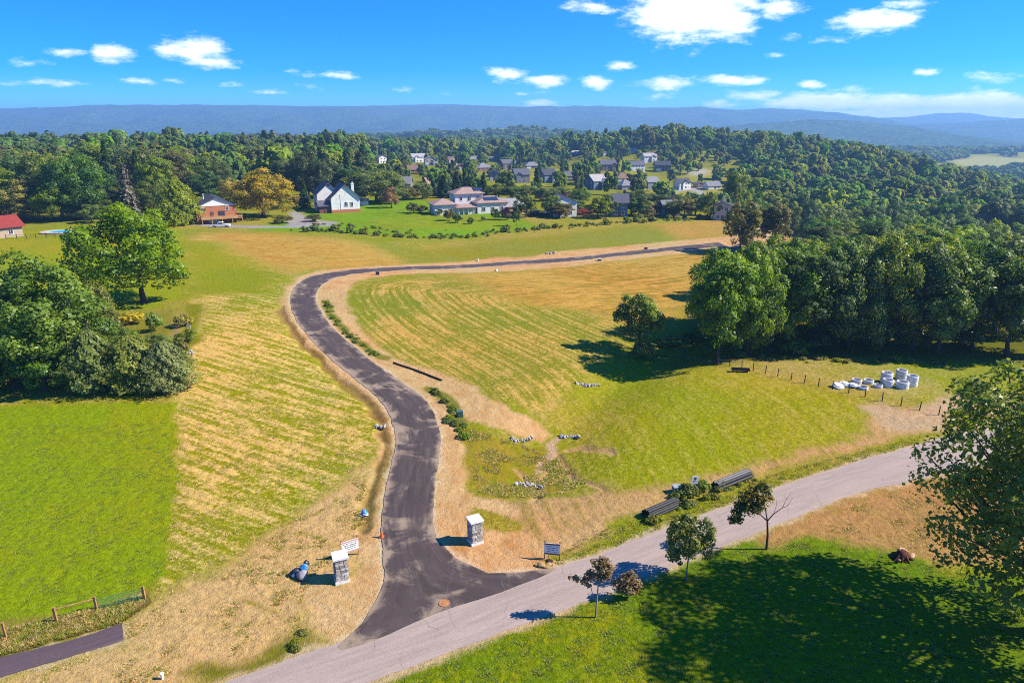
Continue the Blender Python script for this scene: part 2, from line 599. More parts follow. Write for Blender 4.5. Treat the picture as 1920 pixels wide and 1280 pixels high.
def blob(rng, r, sub=2, rough=.35, flat=.7):
    """an irregular stone or lump"""
    bm = bmesh.new()
    bmesh.ops.create_icosphere(bm, subdivisions=sub, radius=1)
    ph = [rng.uniform(0, 6) for _ in range(6)]
    for v in bm.verts:
        c = v.co
        k = 1 + rough * (math.sin(2.1 * c.x + ph[0]) * math.sin(1.7 * c.y + ph[1]) + .5 * math.sin(4.3 * c.z + ph[2] + 3 * c.x) + rng.uniform(-.12, .12))
        v.co = Vector((c.x * k * r, c.y * k * r * .85, c.z * k * r * flat))
    vs = [tuple(v.co) for v in bm.verts]
    bm.verts.index_update()
    fs = [tuple(v.index for v in f.verts) for f in bm.faces]
    bm.free()
    return vs, fs


def ordw(n):
    base = ['', 'first', 'second', 'third', 'fourth', 'fifth', 'sixth', 'seventh', 'eighth', 'ninth', 'tenth', 'eleventh', 'twelfth', 'thirteenth',
            'fourteenth', 'fifteenth', 'sixteenth', 'seventeenth', 'eighteenth', 'nineteenth', 'twentieth']
    if n <= 20:
        return base[n]
    tens = {2: 'twenty', 3: 'thirty', 4: 'forty', 5: 'fifty', 6: 'sixty'}
    if n % 10 == 0:
        return {3: 'thirtieth', 4: 'fortieth', 5: 'fiftieth', 6: 'sixtieth'}[n // 10]
    return tens[n // 10] + '-' + base[n % 10]

# ------------------------------------------------------------------ roads: paired edges traced on the ground
NEW_L = [(1480, 436), (1400, 446), (1340, 455), (1260, 463), (1160, 473.5), (1060, 483.5), (960, 490), (860, 497), (760, 500), (680, 504), (625, 510), (585, 518), (560, 530), (547, 548),
         (545, 570), (553, 595), (571, 622), (602, 656), (640, 690), (670, 714), (702, 740), (726, 770), (738, 800), (742, 828), (737, 858), (725, 905), (718, 955), (716, 1000), (719, 1050), (722, 1090)]
NEW_R = [(1480, 442), (1400, 453), (1340, 463), (1260, 470), (1160, 480.5), (1060, 490.5), (960, 497), (860, 503), (760, 506.5), (680, 512), (640, 519), (612, 529), (597, 543), (592, 560),
         (600, 580), (617, 606), (642, 632), (672, 656), (702, 681), (732, 702), (762, 722), (790, 742), (809, 766), (820, 792), (826, 825), (823, 862), (816, 905), (813, 945), (814, 990), (822, 1012)]
# the flare onto the old road: each row from left edge to right edge
APRON = [[(707, 1123), (745, 1108), (775, 1092), (805, 1070), (832, 1052), (853, 1046)],
         [(680, 1168), (730, 1140), (775, 1118), (820, 1098), (865, 1080), (915, 1075)],
         [(650, 1196), (725, 1160), (775, 1138), (830, 1117), (890, 1095), (975, 1073)],
         [(634, 1211), (700, 1185), (756, 1158), (837, 1131), (937, 1101), (1036, 1064)],
         [(640, 1221), (704, 1199), (762, 1172), (840, 1141), (939, 1112), (1044, 1068)]]
OLD_U = [(330, 1312), (420, 1280), (520, 1243), (587, 1220), (637, 1205), (740, 1168), (837, 1131), (937, 1096), (1036, 1063), (1120, 1039), (1180, 1015), (1245, 990), (1357, 950), (1466, 910), (1578, 874),
         (1695, 840), (1800, 812), (1920, 785), (2060, 762), (2300, 735)]
OLD_D = [(540, 1335), (640, 1297), (740, 1260), (800, 1239), (850, 1220), (920, 1193), (985, 1169), (1060, 1141), (1120, 1119), (1175, 1098), (1228, 1076), (1290, 1050), (1395, 1008), (1500, 966), (1610, 924),
         (1735, 896), (1850, 868), (1990, 838), (2140, 812), (2400, 780)]
PATH_U = [(-60, 1251), (0, 1232), (80, 1213), (160, 1192), (229, 1168)]
PATH_D = [(-60, 1292), (0, 1270), (80, 1246), (160, 1222), (232, 1200)]


def strip(name, rows, material, lift, skirt=.12):
    """rows: list of polylines (world XY) across the road"""
    nr, nc = len(rows), len(rows[0])
    A = np.array(rows)
    zz = Z(A[..., 0].ravel(), A[..., 1].ravel()).reshape(nr, nc) + lift
    crown = np.sin(np.linspace(0, math.pi, nc)) * .03
    zz = zz + crown[None, :]
    vs = [(A[i, j, 0], A[i, j, 1], zz[i, j]) for i in range(nr) for j in range(nc)]
    fs = [(i * nc + j, i * nc + j + 1, (i + 1) * nc + j + 1, (i + 1) * nc + j) for i in range(nr - 1) for j in range(nc - 1)]
    s = np.concatenate([[0], np.cumsum(np.hypot(*(A[1:, nc // 2] - A[:-1, nc // 2]).T))])
    tr = [(j / (nc - 1), s[i], 0.0) for i in range(nr) for j in range(nc)]
    ring = [i * nc for i in range(nr)] + [(nr - 1) * nc + j for j in range(1, nc)] + [i * nc + nc - 1 for i in range(nr - 2, -1, -1)] + [j for j in range(nc - 2, 0, -1)]
    b = len(vs)
    for r in ring:
        x, y, z = vs[r]
        vs.append((x, y, z - skirt)); tr.append(tr[r])
    m = len(ring)
    for k in range(m):
        fs.append((ring[k], ring[(k + 1) % m], b + (k + 1) % m, b + k))
    me = bpy.data.meshes.new(name)
    me.from_pydata(vs, [], fs)
    at_ = me.attributes.new('track', 'FLOAT_VECTOR', 'POINT')
    at_.data.foreach_set('vector', np.array(tr, np.float32).ravel())
    me.materials.append(material)
    bm = bmesh.new(); bm.from_mesh(me); bmesh.ops.recalc_face_normals(bm, faces=bm.faces); bm.to_mesh(me); bm.free()
    return structure(link(name, me))


def pair_rows(U, D, nc=9, rag=0.0, seed=0):
    a, b = smooth_line(gpoly(U), 1), smooth_line(gpoly(D), 1)
    t = np.linspace(0, 1, nc)[None, :, None]
    rows = a[:, None, :] * (1 - t) + b[:, None, :] * t
    if rag:
        k = np.arange(len(a))
        w_ = (b - a) / np.linalg.norm(b - a, axis=1)[:, None]
        rows[:, 0] += w_ * ((fbm(k * .45, k * 0 + seed, seed, 3) - .5) * rag)[:, None]
        rows[:, -1] += w_ * ((fbm(k * .45, k * 0 + seed + 9, seed + 3, 3) - .5) * rag)[:, None]
    return rows


new_rows = pair_rows(NEW_L, NEW_R, 11, .35, 3)
ap = []
for r in APRON:
    q = np.array(gpoly(r))
    s = np.concatenate([[0], np.cumsum(np.hypot(*(q[1:] - q[:-1]).T))]); s /= s[-1]
    ap.append(np.stack([np.interp(np.linspace(0, 1, 11), s, q[:, k]) for k in (0, 1)], 1))
ap_all = [new_rows[-1]] + ap
fine_rows = []
for a, b in zip(ap_all[:-1], ap_all[1:]):
    for t in (.25, .5, .75, 1.0):
        fine_rows.append(a * (1 - t) + b * t)
k = np.arange(11)
fine_rows[-1] = fine_rows[-1] + np.stack([0 * k, (fbm(k * .9, k * 0, 8, 2) - .5) * .5], 1)
new_rows = np.concatenate([new_rows, np.array(fine_rows)], 0)
old_rows = pair_rows(OLD_U, OLD_D, 9, .35, 6)
path_rows = pair_rows(PATH_U, PATH_D, 5, .15, 2)

fresh = asphalt_mat('fresh_asphalt', P(86, 74, 72), P(196, 172, 146), P(160, 148, 142), .085, .24)
old = asphalt_mat('weathered_asphalt', P(180, 162, 152), P(206, 186, 168), P(120, 108, 112), .0, .10)
tarmac = asphalt_mat('path_asphalt', P(100, 84, 90), P(170, 152, 140), P(150, 140, 136), -.05, .12)
old_road = strip('main_road', old_rows, old, .035)
new_road = strip('new_road', new_rows, fresh, .06)
footpath = strip('paved_path', path_rows, tarmac, .05)

# ------------------------------------------------------------------ ground sheet
rowsY = [-60, -45, -30, -18, -8, 0, 6, 11, 15, 18, 20.5, 22.5, 24.3, 26]
py = 1480.0
while True:
    y = -CAMH / slope(py)
    if y > 26 and y > rowsY[-1] + .05:
        rowsY.append(y)
    if y > 300:
        break
    py -= 2.4 if py > 560 else 1.5
while rowsY[-1] < 10500:
    rowsY.append(rowsY[-1] * (1.009 if rowsY[-1] < 900 else 1.02))
GY = np.array(rowsY)
us = np.concatenate([np.linspace(-2.2, -1.1, 16)[:-1], np.linspace(-1.1, 1.1, 660), np.linspace(1.1, 2.2, 16)[1:]])
GW = (np.maximum(GY, 18) * CP + CAMH * SP) / FPX * 960
GX = us[None, :] * GW[:, None]
GYY = np.repeat(GY[:, None], len(us), 1)
X, Y = GX.ravel(), GYY.ravel()
GZ = Z(X, Y)
nV = X.size
ca = np.zeros((nV, 3)); cb = np.zeros((nV, 3)); cp = np.zeros((nV, 3))
ca[:] = P(140, 152, 40); cb[:] = P(186, 166, 80); cp[:] = (.45, .15, .25)
far = Y > 285
ca[far] = P(104, 140, 34); cb[far] = P(130, 150, 48); cp[far] = (.5, 0, .3)
vfar = ss(Y, 1300, 2200)
fo = (fbm(X / 420, Y / 420, 21) + .25 * (fbm(X / 90, Y / 90, 31) - .5))
open_far = ss(fo, .50, .56)[:, None]
cvf = np.array(P(62, 88, 36)) * (1 - open_far) + np.array(P(168, 170, 96)) * open_far
ca = ca * (1 - vfar[:, None]) + cvf * vfar[:, None]
cb = cb * (1 - vfar[:, None]) + cvf * .8 * vfar[:, None]
row = .466 * X + .885 * Y
along = .885 * X - .466 * Y
wx = X + (fbm(X / 3, Y / 3, 41, 3) - .5) * 2.2
wy = Y + (fbm(X / 3, Y / 3, 51, 3) - .5) * 2.2

road_mid = [(r[5][0], r[5][1]) for r in new_rows[::3]]
inner = np.where(far, 0, 0).astype(float)
nearm = (Y < 300) & (Y > 40) & (np.abs(X) < 150)
inner[nearm] = seg_dist(X[nearm], Y[nearm], road_mid)
# lines of the mower on the right-hand field bend with the road
right_of_road = X > np.interp(Y, [45, 60, 75, 95, 130, 160, 190, 260], [-8, -8, -9, -14, -36, -46, -50, 60])
rf = nearm & right_of_road
row[rf] = inner[rf]
along[rf] = Y[rf] * .7 + X[rf] * .5


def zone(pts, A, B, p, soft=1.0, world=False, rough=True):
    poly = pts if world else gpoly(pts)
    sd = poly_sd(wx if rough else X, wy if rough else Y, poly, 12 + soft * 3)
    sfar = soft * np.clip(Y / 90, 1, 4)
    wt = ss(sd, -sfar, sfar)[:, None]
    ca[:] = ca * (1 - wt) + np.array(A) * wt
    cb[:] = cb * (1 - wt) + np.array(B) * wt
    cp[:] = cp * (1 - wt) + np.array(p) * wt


# far lawns and meadow, from the back forwards
zone([(560, 402), (620, 390), (700, 372), (770, 372), (900, 395), (985, 412), (1010, 425), (860, 446), (700, 441), (600, 436), (470, 432)], P(98, 168, 18), P(74, 138, 20), (.35, 0, .3), 1.5)
zone([(690, 412), (820, 398), (960, 412), (960, 430), (840, 430), (720, 428)], P(112, 166, 44), P(92, 148, 34), (.45, .2, .15), 1.5)
zone([(-200, 500), (-200, 432), (0, 440), (90, 428), (200, 415), (335, 420), (345, 470), (330, 530), (200, 520)], P(128, 160, 40), P(156, 162, 66), (.45, 0, .2), 1.5)
zone([(-200, 536), (-200, 478), (0, 474), (330, 466), (350, 500), (345, 560), (200, 590)], P(112, 164, 28), P(130, 164, 40), (.4, 0, .2), 1.2)
# left field
zone([(352, 470), (380, 440), (440, 445), (500, 470), (590, 506), (545, 532), (524, 560), (522, 590), (560, 640), (620, 690), (690, 760), (706, 800), (690, 872), (640, 905), (560, 965), (420, 1065),
      (280, 1126), (300, 1080), (316, 1000), (326, 900), (330, 760), (352, 700), (370, 630), (378, 560), (345, 545)], P(150, 154, 26), P(232, 198, 112), (.44, .5, .5), 1.2)
zone([(335, 452), (400, 452), (470, 486), (520, 520), (500, 546), (420, 552), (350, 556), (335, 500)], P(112, 156, 40), P(150, 160, 50), (.4, .2, .25), 3)
zone([(362, 560), (384, 560), (372, 640), (352, 720), (334, 765), (326, 765), (345, 700), (358, 640)], P(196, 180, 76), P(216, 188, 110), (.5, 0, .3), .8)
# tan ground by the entrance
zone([(228, 1172), (280, 1128), (420, 1066), (560, 962), (640, 905), (692, 868), (696, 1000), (664, 1084), (572, 1160), (606, 1204), (500, 1252), (380, 1292), (100, 1340), (-80, 1330), (0, 1272), (232, 1204)],
     P(230, 184, 120), P(158, 138, 40), (.24, .25, .55), 1.6)
zone([(340, 1262), (470, 1235), (560, 1195), (580, 1180), (600, 1202), (520, 1240), (400, 1285)], P(140, 132, 44), P(84, 118, 34), (.5, 0, .5), 1.2)
# lawn on the left
zone([(-400, 770), (330, 756), (326, 900), (314, 1010), (304, 1080), (268, 1108), (108, 1152), (-400, 1300)], P(106, 162, 14), P(128, 158, 40), (.34, 0, .25), .45)
zone([(-400, 1215), (0, 1168), (105, 1155), (275, 1112), (282, 1130), (228, 1170), (0, 1232), (-400, 1350)], P(164, 142, 60), P(122, 128, 36), (.45, 0, .55), .7)
# golden belt and the far field
zone([(372, 436), (480, 438), (600, 444), (690, 455), (752, 472), (772, 496), (680, 500), (600, 504), (545, 514), (480, 484), (420, 456)], P(212, 174, 78), P(186, 144, 56), (.38, .35, .35), 2)
zone([(690, 455), (800, 468), (950, 449), (1100, 433), (1200, 421), (1260, 424), (1260, 452), (1160, 463), (1000, 478), (900, 487), (772, 497)], P(158, 156, 52), P(128, 144, 40), (.42, .12, .25), 2)
zone([(1230, 421), (1300, 416), (1372, 414), (1376, 440), (1270, 450)], P(202, 162, 74), P(176, 150, 60), (.4, .2, .25), 2)
# right field: golden back, greener front
zone([(845, 514), (960, 508), (1060, 500), (1160, 488), (1260, 476), (1326, 474), (1306, 560), (1250, 600), (1130, 590), (1010, 575), (930, 552)], P(222, 172, 78), P(160, 136, 40), (.42, .5, .35), 2.5)
zone([(660, 560), (700, 530), (840, 520), (930, 552), (1010, 575), (1130, 590), (1240, 605), (1200, 650), (1120, 690), (1010, 770), (930, 745), (850, 715), (760, 680), (700, 630)], P(150, 148, 34), P(218, 180, 92), (.44, .5, .35), 2)
zone([(1120, 690), (1230, 680), (1400, 700), (1560, 735), (1640, 765), (1600, 826), (1430, 868), (1300, 898), (1160, 912), (1060, 880), (1040, 800)], P(128, 160, 20), P(186, 172, 62), (.38, .32, .45), 2)
zone([(1235, 672), (1330, 664), (1560, 668), (1900, 680), (1900, 760), (1700, 745), (1560, 715), (1390, 690), (1270, 684)], P(150, 160, 52), P(188, 170, 96), (.5, 0, .4), 1.5)
zone([(868, 800), (960, 828), (1040, 850), (1080, 900), (1000, 935), (900, 935), (866, 880)], P(172, 146, 46), P(140, 142, 38), (.45, .2, .4), 1.0)
# tracks and bare strips
zone([(900, 984), (960, 958), (1090, 945), (1240, 916), (1330, 890), (1450, 862), (1600, 822), (1640, 770), (1700, 765), (1760, 786), (1760, 806), (1620, 838), (1480, 872), (1350, 912), (1210, 960), (1120, 985), (1015, 1010), (985, 1002)],
     P(216, 172, 112), P(152, 146, 46), (.30, .4, .5), 1.0)
zone([(1610, 762), (1650, 752), (1700, 772), (1790, 740), (1900, 740), (1900, 800), (1760, 802), (1680, 806), (1640, 790)], P(212, 180, 138), P(180, 160, 90), (.25, 0, .4), 1.0)
zone([(1012, 1052), (1110, 1002), (1200, 975), (1350, 925), (1480, 884), (1640, 845), (1760, 812), (1760, 826), (1695, 843), (1466, 912), (1357, 952), (1245, 993), (1120, 1042), (1036, 1066)], P(132, 150, 34), P(168, 158, 58), (.4, .1, .5), .8)
zone([(985, 965), (1040, 950), (1130, 975), (1160, 1000), (1060, 1040), (1010, 1040), (985, 1005)], P(220, 176, 120), P(150, 140, 50), (.22, .4, .5), .8)
zone([(1000, 870), (1030, 845), (1044, 815), (1056, 815), (1046, 850), (1020, 880), (1000, 890)], P(214, 180, 142), P(190, 160, 100), (.3, 0, .3), .35)
zone([(880, 932), (960, 940), (1060, 930), (1150, 925), (1230, 915), (1180, 960), (1100, 1000), (1010, 1030), (985, 1000), (930, 965)], P(214, 168, 110), P(158, 140, 54), (.30, .45, .6), 1.0)
for gl in ([(1046, 850), (1062, 880), (1090, 905), (1130, 925)], [(960, 880), (985, 900), (1000, 925), (992, 945)], [(1030, 880), (1010, 905), (1004, 935)], [(1066, 842), (1104, 838), (1150, 846)]):
    gp = [tuple(q) for q in smooth_line(gpoly(gl), 1)[::3]]
    dg = np.full(nV, 99.0); dg[nearm] = seg_dist(wx[nearm], wy[nearm], gp)
    wt = (ss(dg, .8, .15) * .85)[:, None]
    ca[:] = ca * (1 - wt) + np.array(P(222, 180, 130)) * wt; cb[:] = cb * (1 - wt) + np.array(P(190, 150, 90)) * wt
    GZ = GZ - .16 * ss(dg, .6, .1)
# lower right lawn and the bare bank
zone([(700, 1282), (920, 1196), (1160, 1106), (1330, 1036), (1440, 1000), (1480, 985), (1700, 1030), (1780, 1080), (2600, 1040), (2600, 1700), (500, 1700), (560, 1335)], P(84, 140, 14), P(120, 156, 34), (.34, 0, .35), .5)
zone([(1400, 1008), (1500, 964), (1610, 922), (1735, 894), (1850, 866), (2140, 812), (2400, 860), (2200, 1040), (1780, 1058), (1700, 1030), (1600, 1022), (1500, 1004), (1440, 1030)], P(198, 150, 90), P(160, 142, 60), (.28, .1, .45), .9)
# stripped soil along the new road
zone([(1480, 432), (1400, 438), (1350, 444), (1260, 452), (1160, 462), (1060, 470), (1010, 478), (975, 484), (930, 482), (900, 488), (860, 491), (760, 496), (680, 500), (600, 506), (562, 518), (538, 536), (524, 560), (522, 586), (534, 610),
      (560, 642), (600, 674), (640, 707), (680, 747), (704, 776), (711, 812), (700, 850), (686, 900), (676, 960), (670, 1000), (674, 1040), (668, 1080), (640, 1092), (582, 1102), (568, 1132), (576, 1166), (602, 1188), (634, 1216),
      (740, 1170), (937, 1098), (1034, 1064), (1026, 1048), (1006, 1024), (990, 1004), (930, 998), (896, 985), (930, 966), (975, 962), (940, 940), (884, 930), (866, 884), (868, 846), (858, 800), (874, 786), (910, 792), (960, 816), (1024, 832), (1034, 812),
      (1000, 792), (950, 764), (910, 738), (860, 708), (795, 690), (745, 674), (702, 641), (670, 600), (653, 570), (650, 548), (664, 530), (700, 520), (760, 513), (860, 512), (960, 508), (1060, 500), (1160, 488), (1260, 477), (1340, 474), (1430, 458), (1480, 450)],
     P(234, 190, 132), P(206, 150, 86), (.40, .15, .5), .55)
zone([(1440, 430), (1530, 434), (1525, 452), (1440, 452)], P(216, 186, 150), P(190, 160, 110), (.3, 0, .3), 1.5)
zone([(1300, 470), (1440, 458), (1460, 466), (1330, 480)], P(190, 150, 100), P(160, 120, 70), (.4, 0, .4), 1.5)
# ditch grass left of the road, grass tongue by the right pillar
ditch = smooth_line(gpoly([(690, 985), (697, 930), (712, 880), (726, 838), (722, 800), (700, 762), (664, 730), (628, 700), (588, 664), (556, 632), (536, 600), (530, 575)]), 1)
dd = np.full(nV, 99.0); dd[nearm] = seg_dist(wx[nearm], wy[nearm], [tuple(p) for p in ditch[::2]])
wt = (ss(dd, 1.1, .4) * .8)[:, None]
ca[:] = ca * (1 - wt) + np.array(P(172, 140, 62)) * wt; cb[:] = cb * (1 - wt) + np.array(P(130, 100, 44)) * wt
ditch_cut = .35 * ss(dd, 1.6, .2)
zone([(884, 952), (910, 955), (960, 970), (985, 985), (975, 1000), (930, 1003), (900, 985)], P(162, 148, 34), P(186, 166, 70), (.35, 0, .4), .4)
weeds = smooth_line(gpoly([(610, 563), (626, 596), (652, 624), (682, 650), (700, 664), (724, 672)]), 1)
weeds2 = smooth_line(gpoly([(806, 726), (836, 752), (854, 772), (872, 792), (866, 815)]), 1)
dw = np.full(nV, 99.0); dw[nearm] = np.minimum(seg_dist(wx[nearm], wy[nearm], [tuple(p) for p in weeds]), seg_dist(wx[nearm], wy[nearm], [tuple(p) for p in weeds2]))
wt = (ss(dw, 1.2, .5) * .9)[:, None]
ca[:] = ca * (1 - wt) + np.array(P(118, 132, 44)) * wt; cb[:] = cb * (1 - wt) + np.array(P(92, 112, 36)) * wt
# driveways, paths, beds
zone([(546, 396), (560, 398), (582, 411), (636, 417), (618, 424), (560, 427), (470, 428), (380, 424), (352, 421), (380, 419), (470, 423), (538, 424), (538, 410)], P(186, 178, 172), P(168, 160, 154), (.4, 0, .3), .5, rough=False)
zone([(316, 612), (330, 592), (346, 590), (340, 614), (344, 640), (332, 640), (320, 628)], P(206, 164, 122), P(190, 150, 100), (.4, 0, .4), .3)
zone([(350, 570), (376, 570), (372, 640), (354, 690), (344, 690), (348, 640)], P(112, 148, 44), P(90, 124, 40), (.4, 0, .4), .6)
zone([(100, 600), (230, 590), (330, 580), (340, 700), (200, 720), (60, 720)], P(150, 138, 70), P(112, 140, 40), (.5, 0, .5), 2)
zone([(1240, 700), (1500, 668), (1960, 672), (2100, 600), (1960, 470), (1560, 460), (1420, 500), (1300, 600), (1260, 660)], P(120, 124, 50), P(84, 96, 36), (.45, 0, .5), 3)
for c0 in ([(1262, 336), (1300, 322), (1352, 318), (1350, 332), (1290, 345)], [(1250, 358), (1300, 350), (1360, 352), (1382, 364), (1340, 372), (1270, 372)],
           [(940, 345), (1010, 325), (1060, 330), (1020, 352), (960, 358)], [(1010, 318), (1090, 312), (1090, 322), (1020, 326)], [(930, 312), (960, 322), (930, 330)]):
    zone(c0, P(132, 164, 62), P(156, 160, 84), (.4, 0, .3), 4)
zone([(1288, 320), (1320, 316), (1334, 321), (1322, 329), (1296, 330)], P(206, 194, 170), P(180, 168, 140), (.4, 0, .3), 2)
zone([(1270, 352), (1310, 350), (1318, 360), (1322, 366), (1312, 366), (1300, 357), (1266, 358), (1268, 370), (1262, 370)], P(200, 196, 190), P(180, 176, 170), (.4, 0, .2), 1)

PALE_FIELDS = [gpoly(q) for q in ([(1775, 302), (1830, 292), (1920, 297), (2010, 300), (2010, 320), (1900, 318), (1800, 312)], [(526, 259), (580, 255), (622, 257), (600, 266), (540, 266)], [(768, 250), (800, 246), (836, 248), (810, 254)], [(1830, 276), (1900, 272), (1980, 276), (1900, 282)])]
for q in PALE_FIELDS:
    zone(q, P(196, 190, 120), P(176, 180, 100), (.4, 0, .2), 6, world=True, rough=False)
# wheel ruts and clods as real relief
rel = (fbm(X * 1.3, Y * 1.3, 71, 3) - .5) * .16 * ss(Y, 200, 60)
rd = np.full(nV, 99.0)
rd[nearm] = np.minimum(np.minimum(poly_sd(X[nearm], Y[nearm], [tuple(p) for p in np.concatenate([new_rows[:, 0], new_rows[::-1, -1]])], 6) * -1, 99), 99)
ro = np.full(nV, 99.0)
nm2 = (Y < 140)
ro[nm2] = -poly_sd(X[nm2], Y[nm2], [tuple(p) for p in np.concatenate([old_rows[:, 0], old_rows[::-1, -1]])], 6)
pth = np.full(nV, 99.0); pth[nm2] = -poly_sd(X[nm2], Y[nm2], [tuple(p) for p in np.concatenate([path_rows[:, 0], path_rows[::-1, -1]])], 6)
droad = np.minimum(np.minimum(rd, ro), pth)
GZ = GZ + rel * ss(droad, .1, 2.0) - ditch_cut * ss(droad, .7, 1.8)
GZ = GZ - .06 * ss(droad, -.15, -.6)
for dst, wd, col in ((ro, .75, P(226, 196, 150)), (rd, .6, P(240, 210, 164)), (pth, .4, P(222, 190, 140))):
    wt = (ss(dst + (fbm(X * .8, Y * .8, 81, 2) - .5) * 1.1, wd, .05) * .8)[:, None]
    ca[:] = ca * (1 - wt) + np.array(col) * wt; cb[:] = cb * (1 - wt) + np.array(col) * .85 * wt

nr, nc = GX.shape
idx = np.arange(nV).reshape(nr, nc)
quads = np.stack([idx[:-1, :-1], idx[:-1, 1:], idx[1:, 1:], idx[1:, :-1]], -1).reshape(-1, 4)
gm = bpy.data.meshes.new('ground')
gm.vertices.add(nV)
gm.vertices.foreach_set('co', np.stack([X, Y, GZ], 1).astype(np.float32).ravel())
gm.loops.add(quads.size)
gm.loops.foreach_set('vertex_index', quads.ravel().astype(np.int32))
gm.polygons.add(len(quads))
gm.polygons.foreach_set('loop_start', (np.arange(len(quads)) * 4).astype(np.int32))
gm.update(calc_edges=True)
gm.shade_smooth()
for nm, arr in (('cover_a', ca), ('cover_b', cb), ('cover_p', cp)):
    a_ = gm.attributes.new(nm, 'FLOAT_COLOR', 'POINT')
    a_.data.foreach_set('color', np.concatenate([arr, np.ones((nV, 1))], 1).astype(np.float32).ravel())
for nm, arr in (('row', row), ('along', along)):
    a_ = gm.attributes.new(nm, 'FLOAT', 'POINT')
    a_.data.foreach_set('value', arr.astype(np.float32))
gm.materials.append(ground_mat())
ground = structure(link('ground', gm))

# ------------------------------------------------------------------ far ridges
def hill_mat(name, dark, light):
    m = bpy.data.materials.new(name)
    m.use_nodes = True
    t = NT(m.node_tree)
    pos = t.n('ShaderNodeNewGeometry').outputs['Position']
    n_ = t.noise(pos, .035, 4.0, .7)
    n_2 = t.noise(pos, .004, 3.0, .6)
    c = t.mix(t.ramp(n_, .3, .72), dark, light)
    c = t.mix(t.math('MULTIPLY', t.ramp(n_2, .45, .7), .5), c, tuple(v * .55 for v in dark))
    bmp = t.n('ShaderNodeBump', {'Strength': 1.0, 'Distance': 28.0, 'Height': n_})
    b = t.n('ShaderNodeBsdfPrincipled', {'Base Color': c, 'Roughness': .95, 'Specular IOR Level': .05, 'Normal': bmp.outputs[0]})
    t.n('ShaderNodeOutputMaterial', {'Surface': b.outputs[0]})
    return m


HILL = hill_mat('forested_slope', (.012, .030, .008), (.095, .145, .045))


RIDGES = []


def ridge(name, prof, Yc, front, base, seed, rough=14, back=1500):
    pxs = np.array([p[0] for p in prof], float)
    zs = np.array([CAMH + Yc * slope(p[1]) for p in prof])
    n1_, n2_ = 420, 34
    pxg = np.linspace(pxs[0], pxs[-1], n1_)
    zc = np.interp(pxg, pxs, zs) + (fbm(pxg / 22, pxg * 0, seed, 4) - .5) * rough
    t = np.linspace(0, 1.35, n2_)
    xx = (pxg - 960) / FPX * (Yc * CP + CAMH * SP)
    Xr = np.repeat(xx[:, None], n2_, 1)
    Yr = Yc - front + front * np.minimum(t, 1)[None, :] + back * np.maximum(t - 1, 0)[None, :] / .35
    Yr = Yr + np.zeros_like(Xr)
    up = np.clip(t, 0, 1) ** 1.25
    dn = np.clip((t - 1) / .35, 0, 1)
    Zr = base + (zc[:, None] - base) * (up - dn * .8)[None, :]
    spur = (fbm(Xr / 420 + 3, Yr / 1100, seed + 5, 4) - .5) * (zc[:, None] - base) * .8
    Zr = Zr + spur * (np.sin(np.pi * np.clip(t, 0, 1)) ** 1.2)[None, :]
    vs = np.stack([Xr, Yr, Zr], -1).reshape(-1, 3)
    i_ = np.arange(n1_ * n2_).reshape(n1_, n2_)
    fs = np.stack([i_[:-1, :-1], i_[1:, :-1], i_[1:, 1:], i_[:-1, 1:]], -1).reshape(-1, 4)
    me = bpy.data.meshes.new(name)
    me.from_pydata(vs.tolist(), [], fs.tolist())
    me.shade_smooth()
    me.materials.append(HILL)
    RIDGES.append(structure(link(name, me)))
    return RIDGES[-1]


ridge('mountain_ridge', [(-900, 204), (0, 203.5), (60, 202.5), (110, 200), (180, 196.5), (300, 195), (400, 195), (520, 197.5), (640, 199), (760, 199), (830, 198), (900, 197.5), (1000, 199), (1130, 197.5), (1200, 201), (1310, 199),
                       (1380, 205), (1440, 203), (1500, 206), (1560, 210), (1610, 218), (1700, 234), (1800, 244), (2400, 250)], 7200, 2300, -80, 1, 20)
ridge('distant_mountain', [(400, 203), (560, 199.5), (700, 197.5), (790, 195), (830, 194), (880, 195), (960, 199), (1100, 205), (1500, 220), (1600, 221), (1700, 219), (1750, 212), (1790, 210.5), (1815, 211), (1845, 217), (1900, 222), (2000, 219), (2200, 215),
                         (2700, 218)], 8900, 1500, -60, 2, 14, 1000)
ridge('blue_ridge', [(1080, 250), (1200, 243), (1280, 238), (1330, 238), (1400, 232), (1460, 227), (1510, 223), (1570, 224), (1640, 230), (1700, 236), (1760, 246), (1840, 264), (1920, 284), (2100, 310), (2400, 320)], 4300, 1300, -90, 3, 12, 900)
ridge('valley_ridge', [(1550, 250), (1660, 236), (1740, 231), (1800, 229), (1870, 225), (1920, 222), (2050, 224), (2300, 220), (2700, 230)], 6000, 1500, -90, 4, 14, 1200)

# ------------------------------------------------------------------ the air
hz = bpy.data.materials.new('summer_haze')
hz.use_nodes = True
t = NT(hz.node_tree)
pv = t.n('ShaderNodeVolumePrincipled', {'Color': (.27, .56, .98), 'Density': 1.55e-4, 'Anisotropy': .15, 'Absorption Color': (0, 0, 0)})
t.n('ShaderNodeOutputMaterial', {'Volume': pv.outputs[0]})
zlo = min(float(GZ.min()), min(v.co.z for o in RIDGES for v in o.data.vertices)) - 1
zhi = max(v.co.z for o in RIDGES for v in o.data.vertices) + 3
hb = MB().box((0, 5200, (zlo + zhi) / 2), (40000, 12200, zhi - zlo))
haze = hb.build('haze', hz)
haze['kind'] = 'stuff'
haze['label'] = 'thin blue summer haze over the valley'

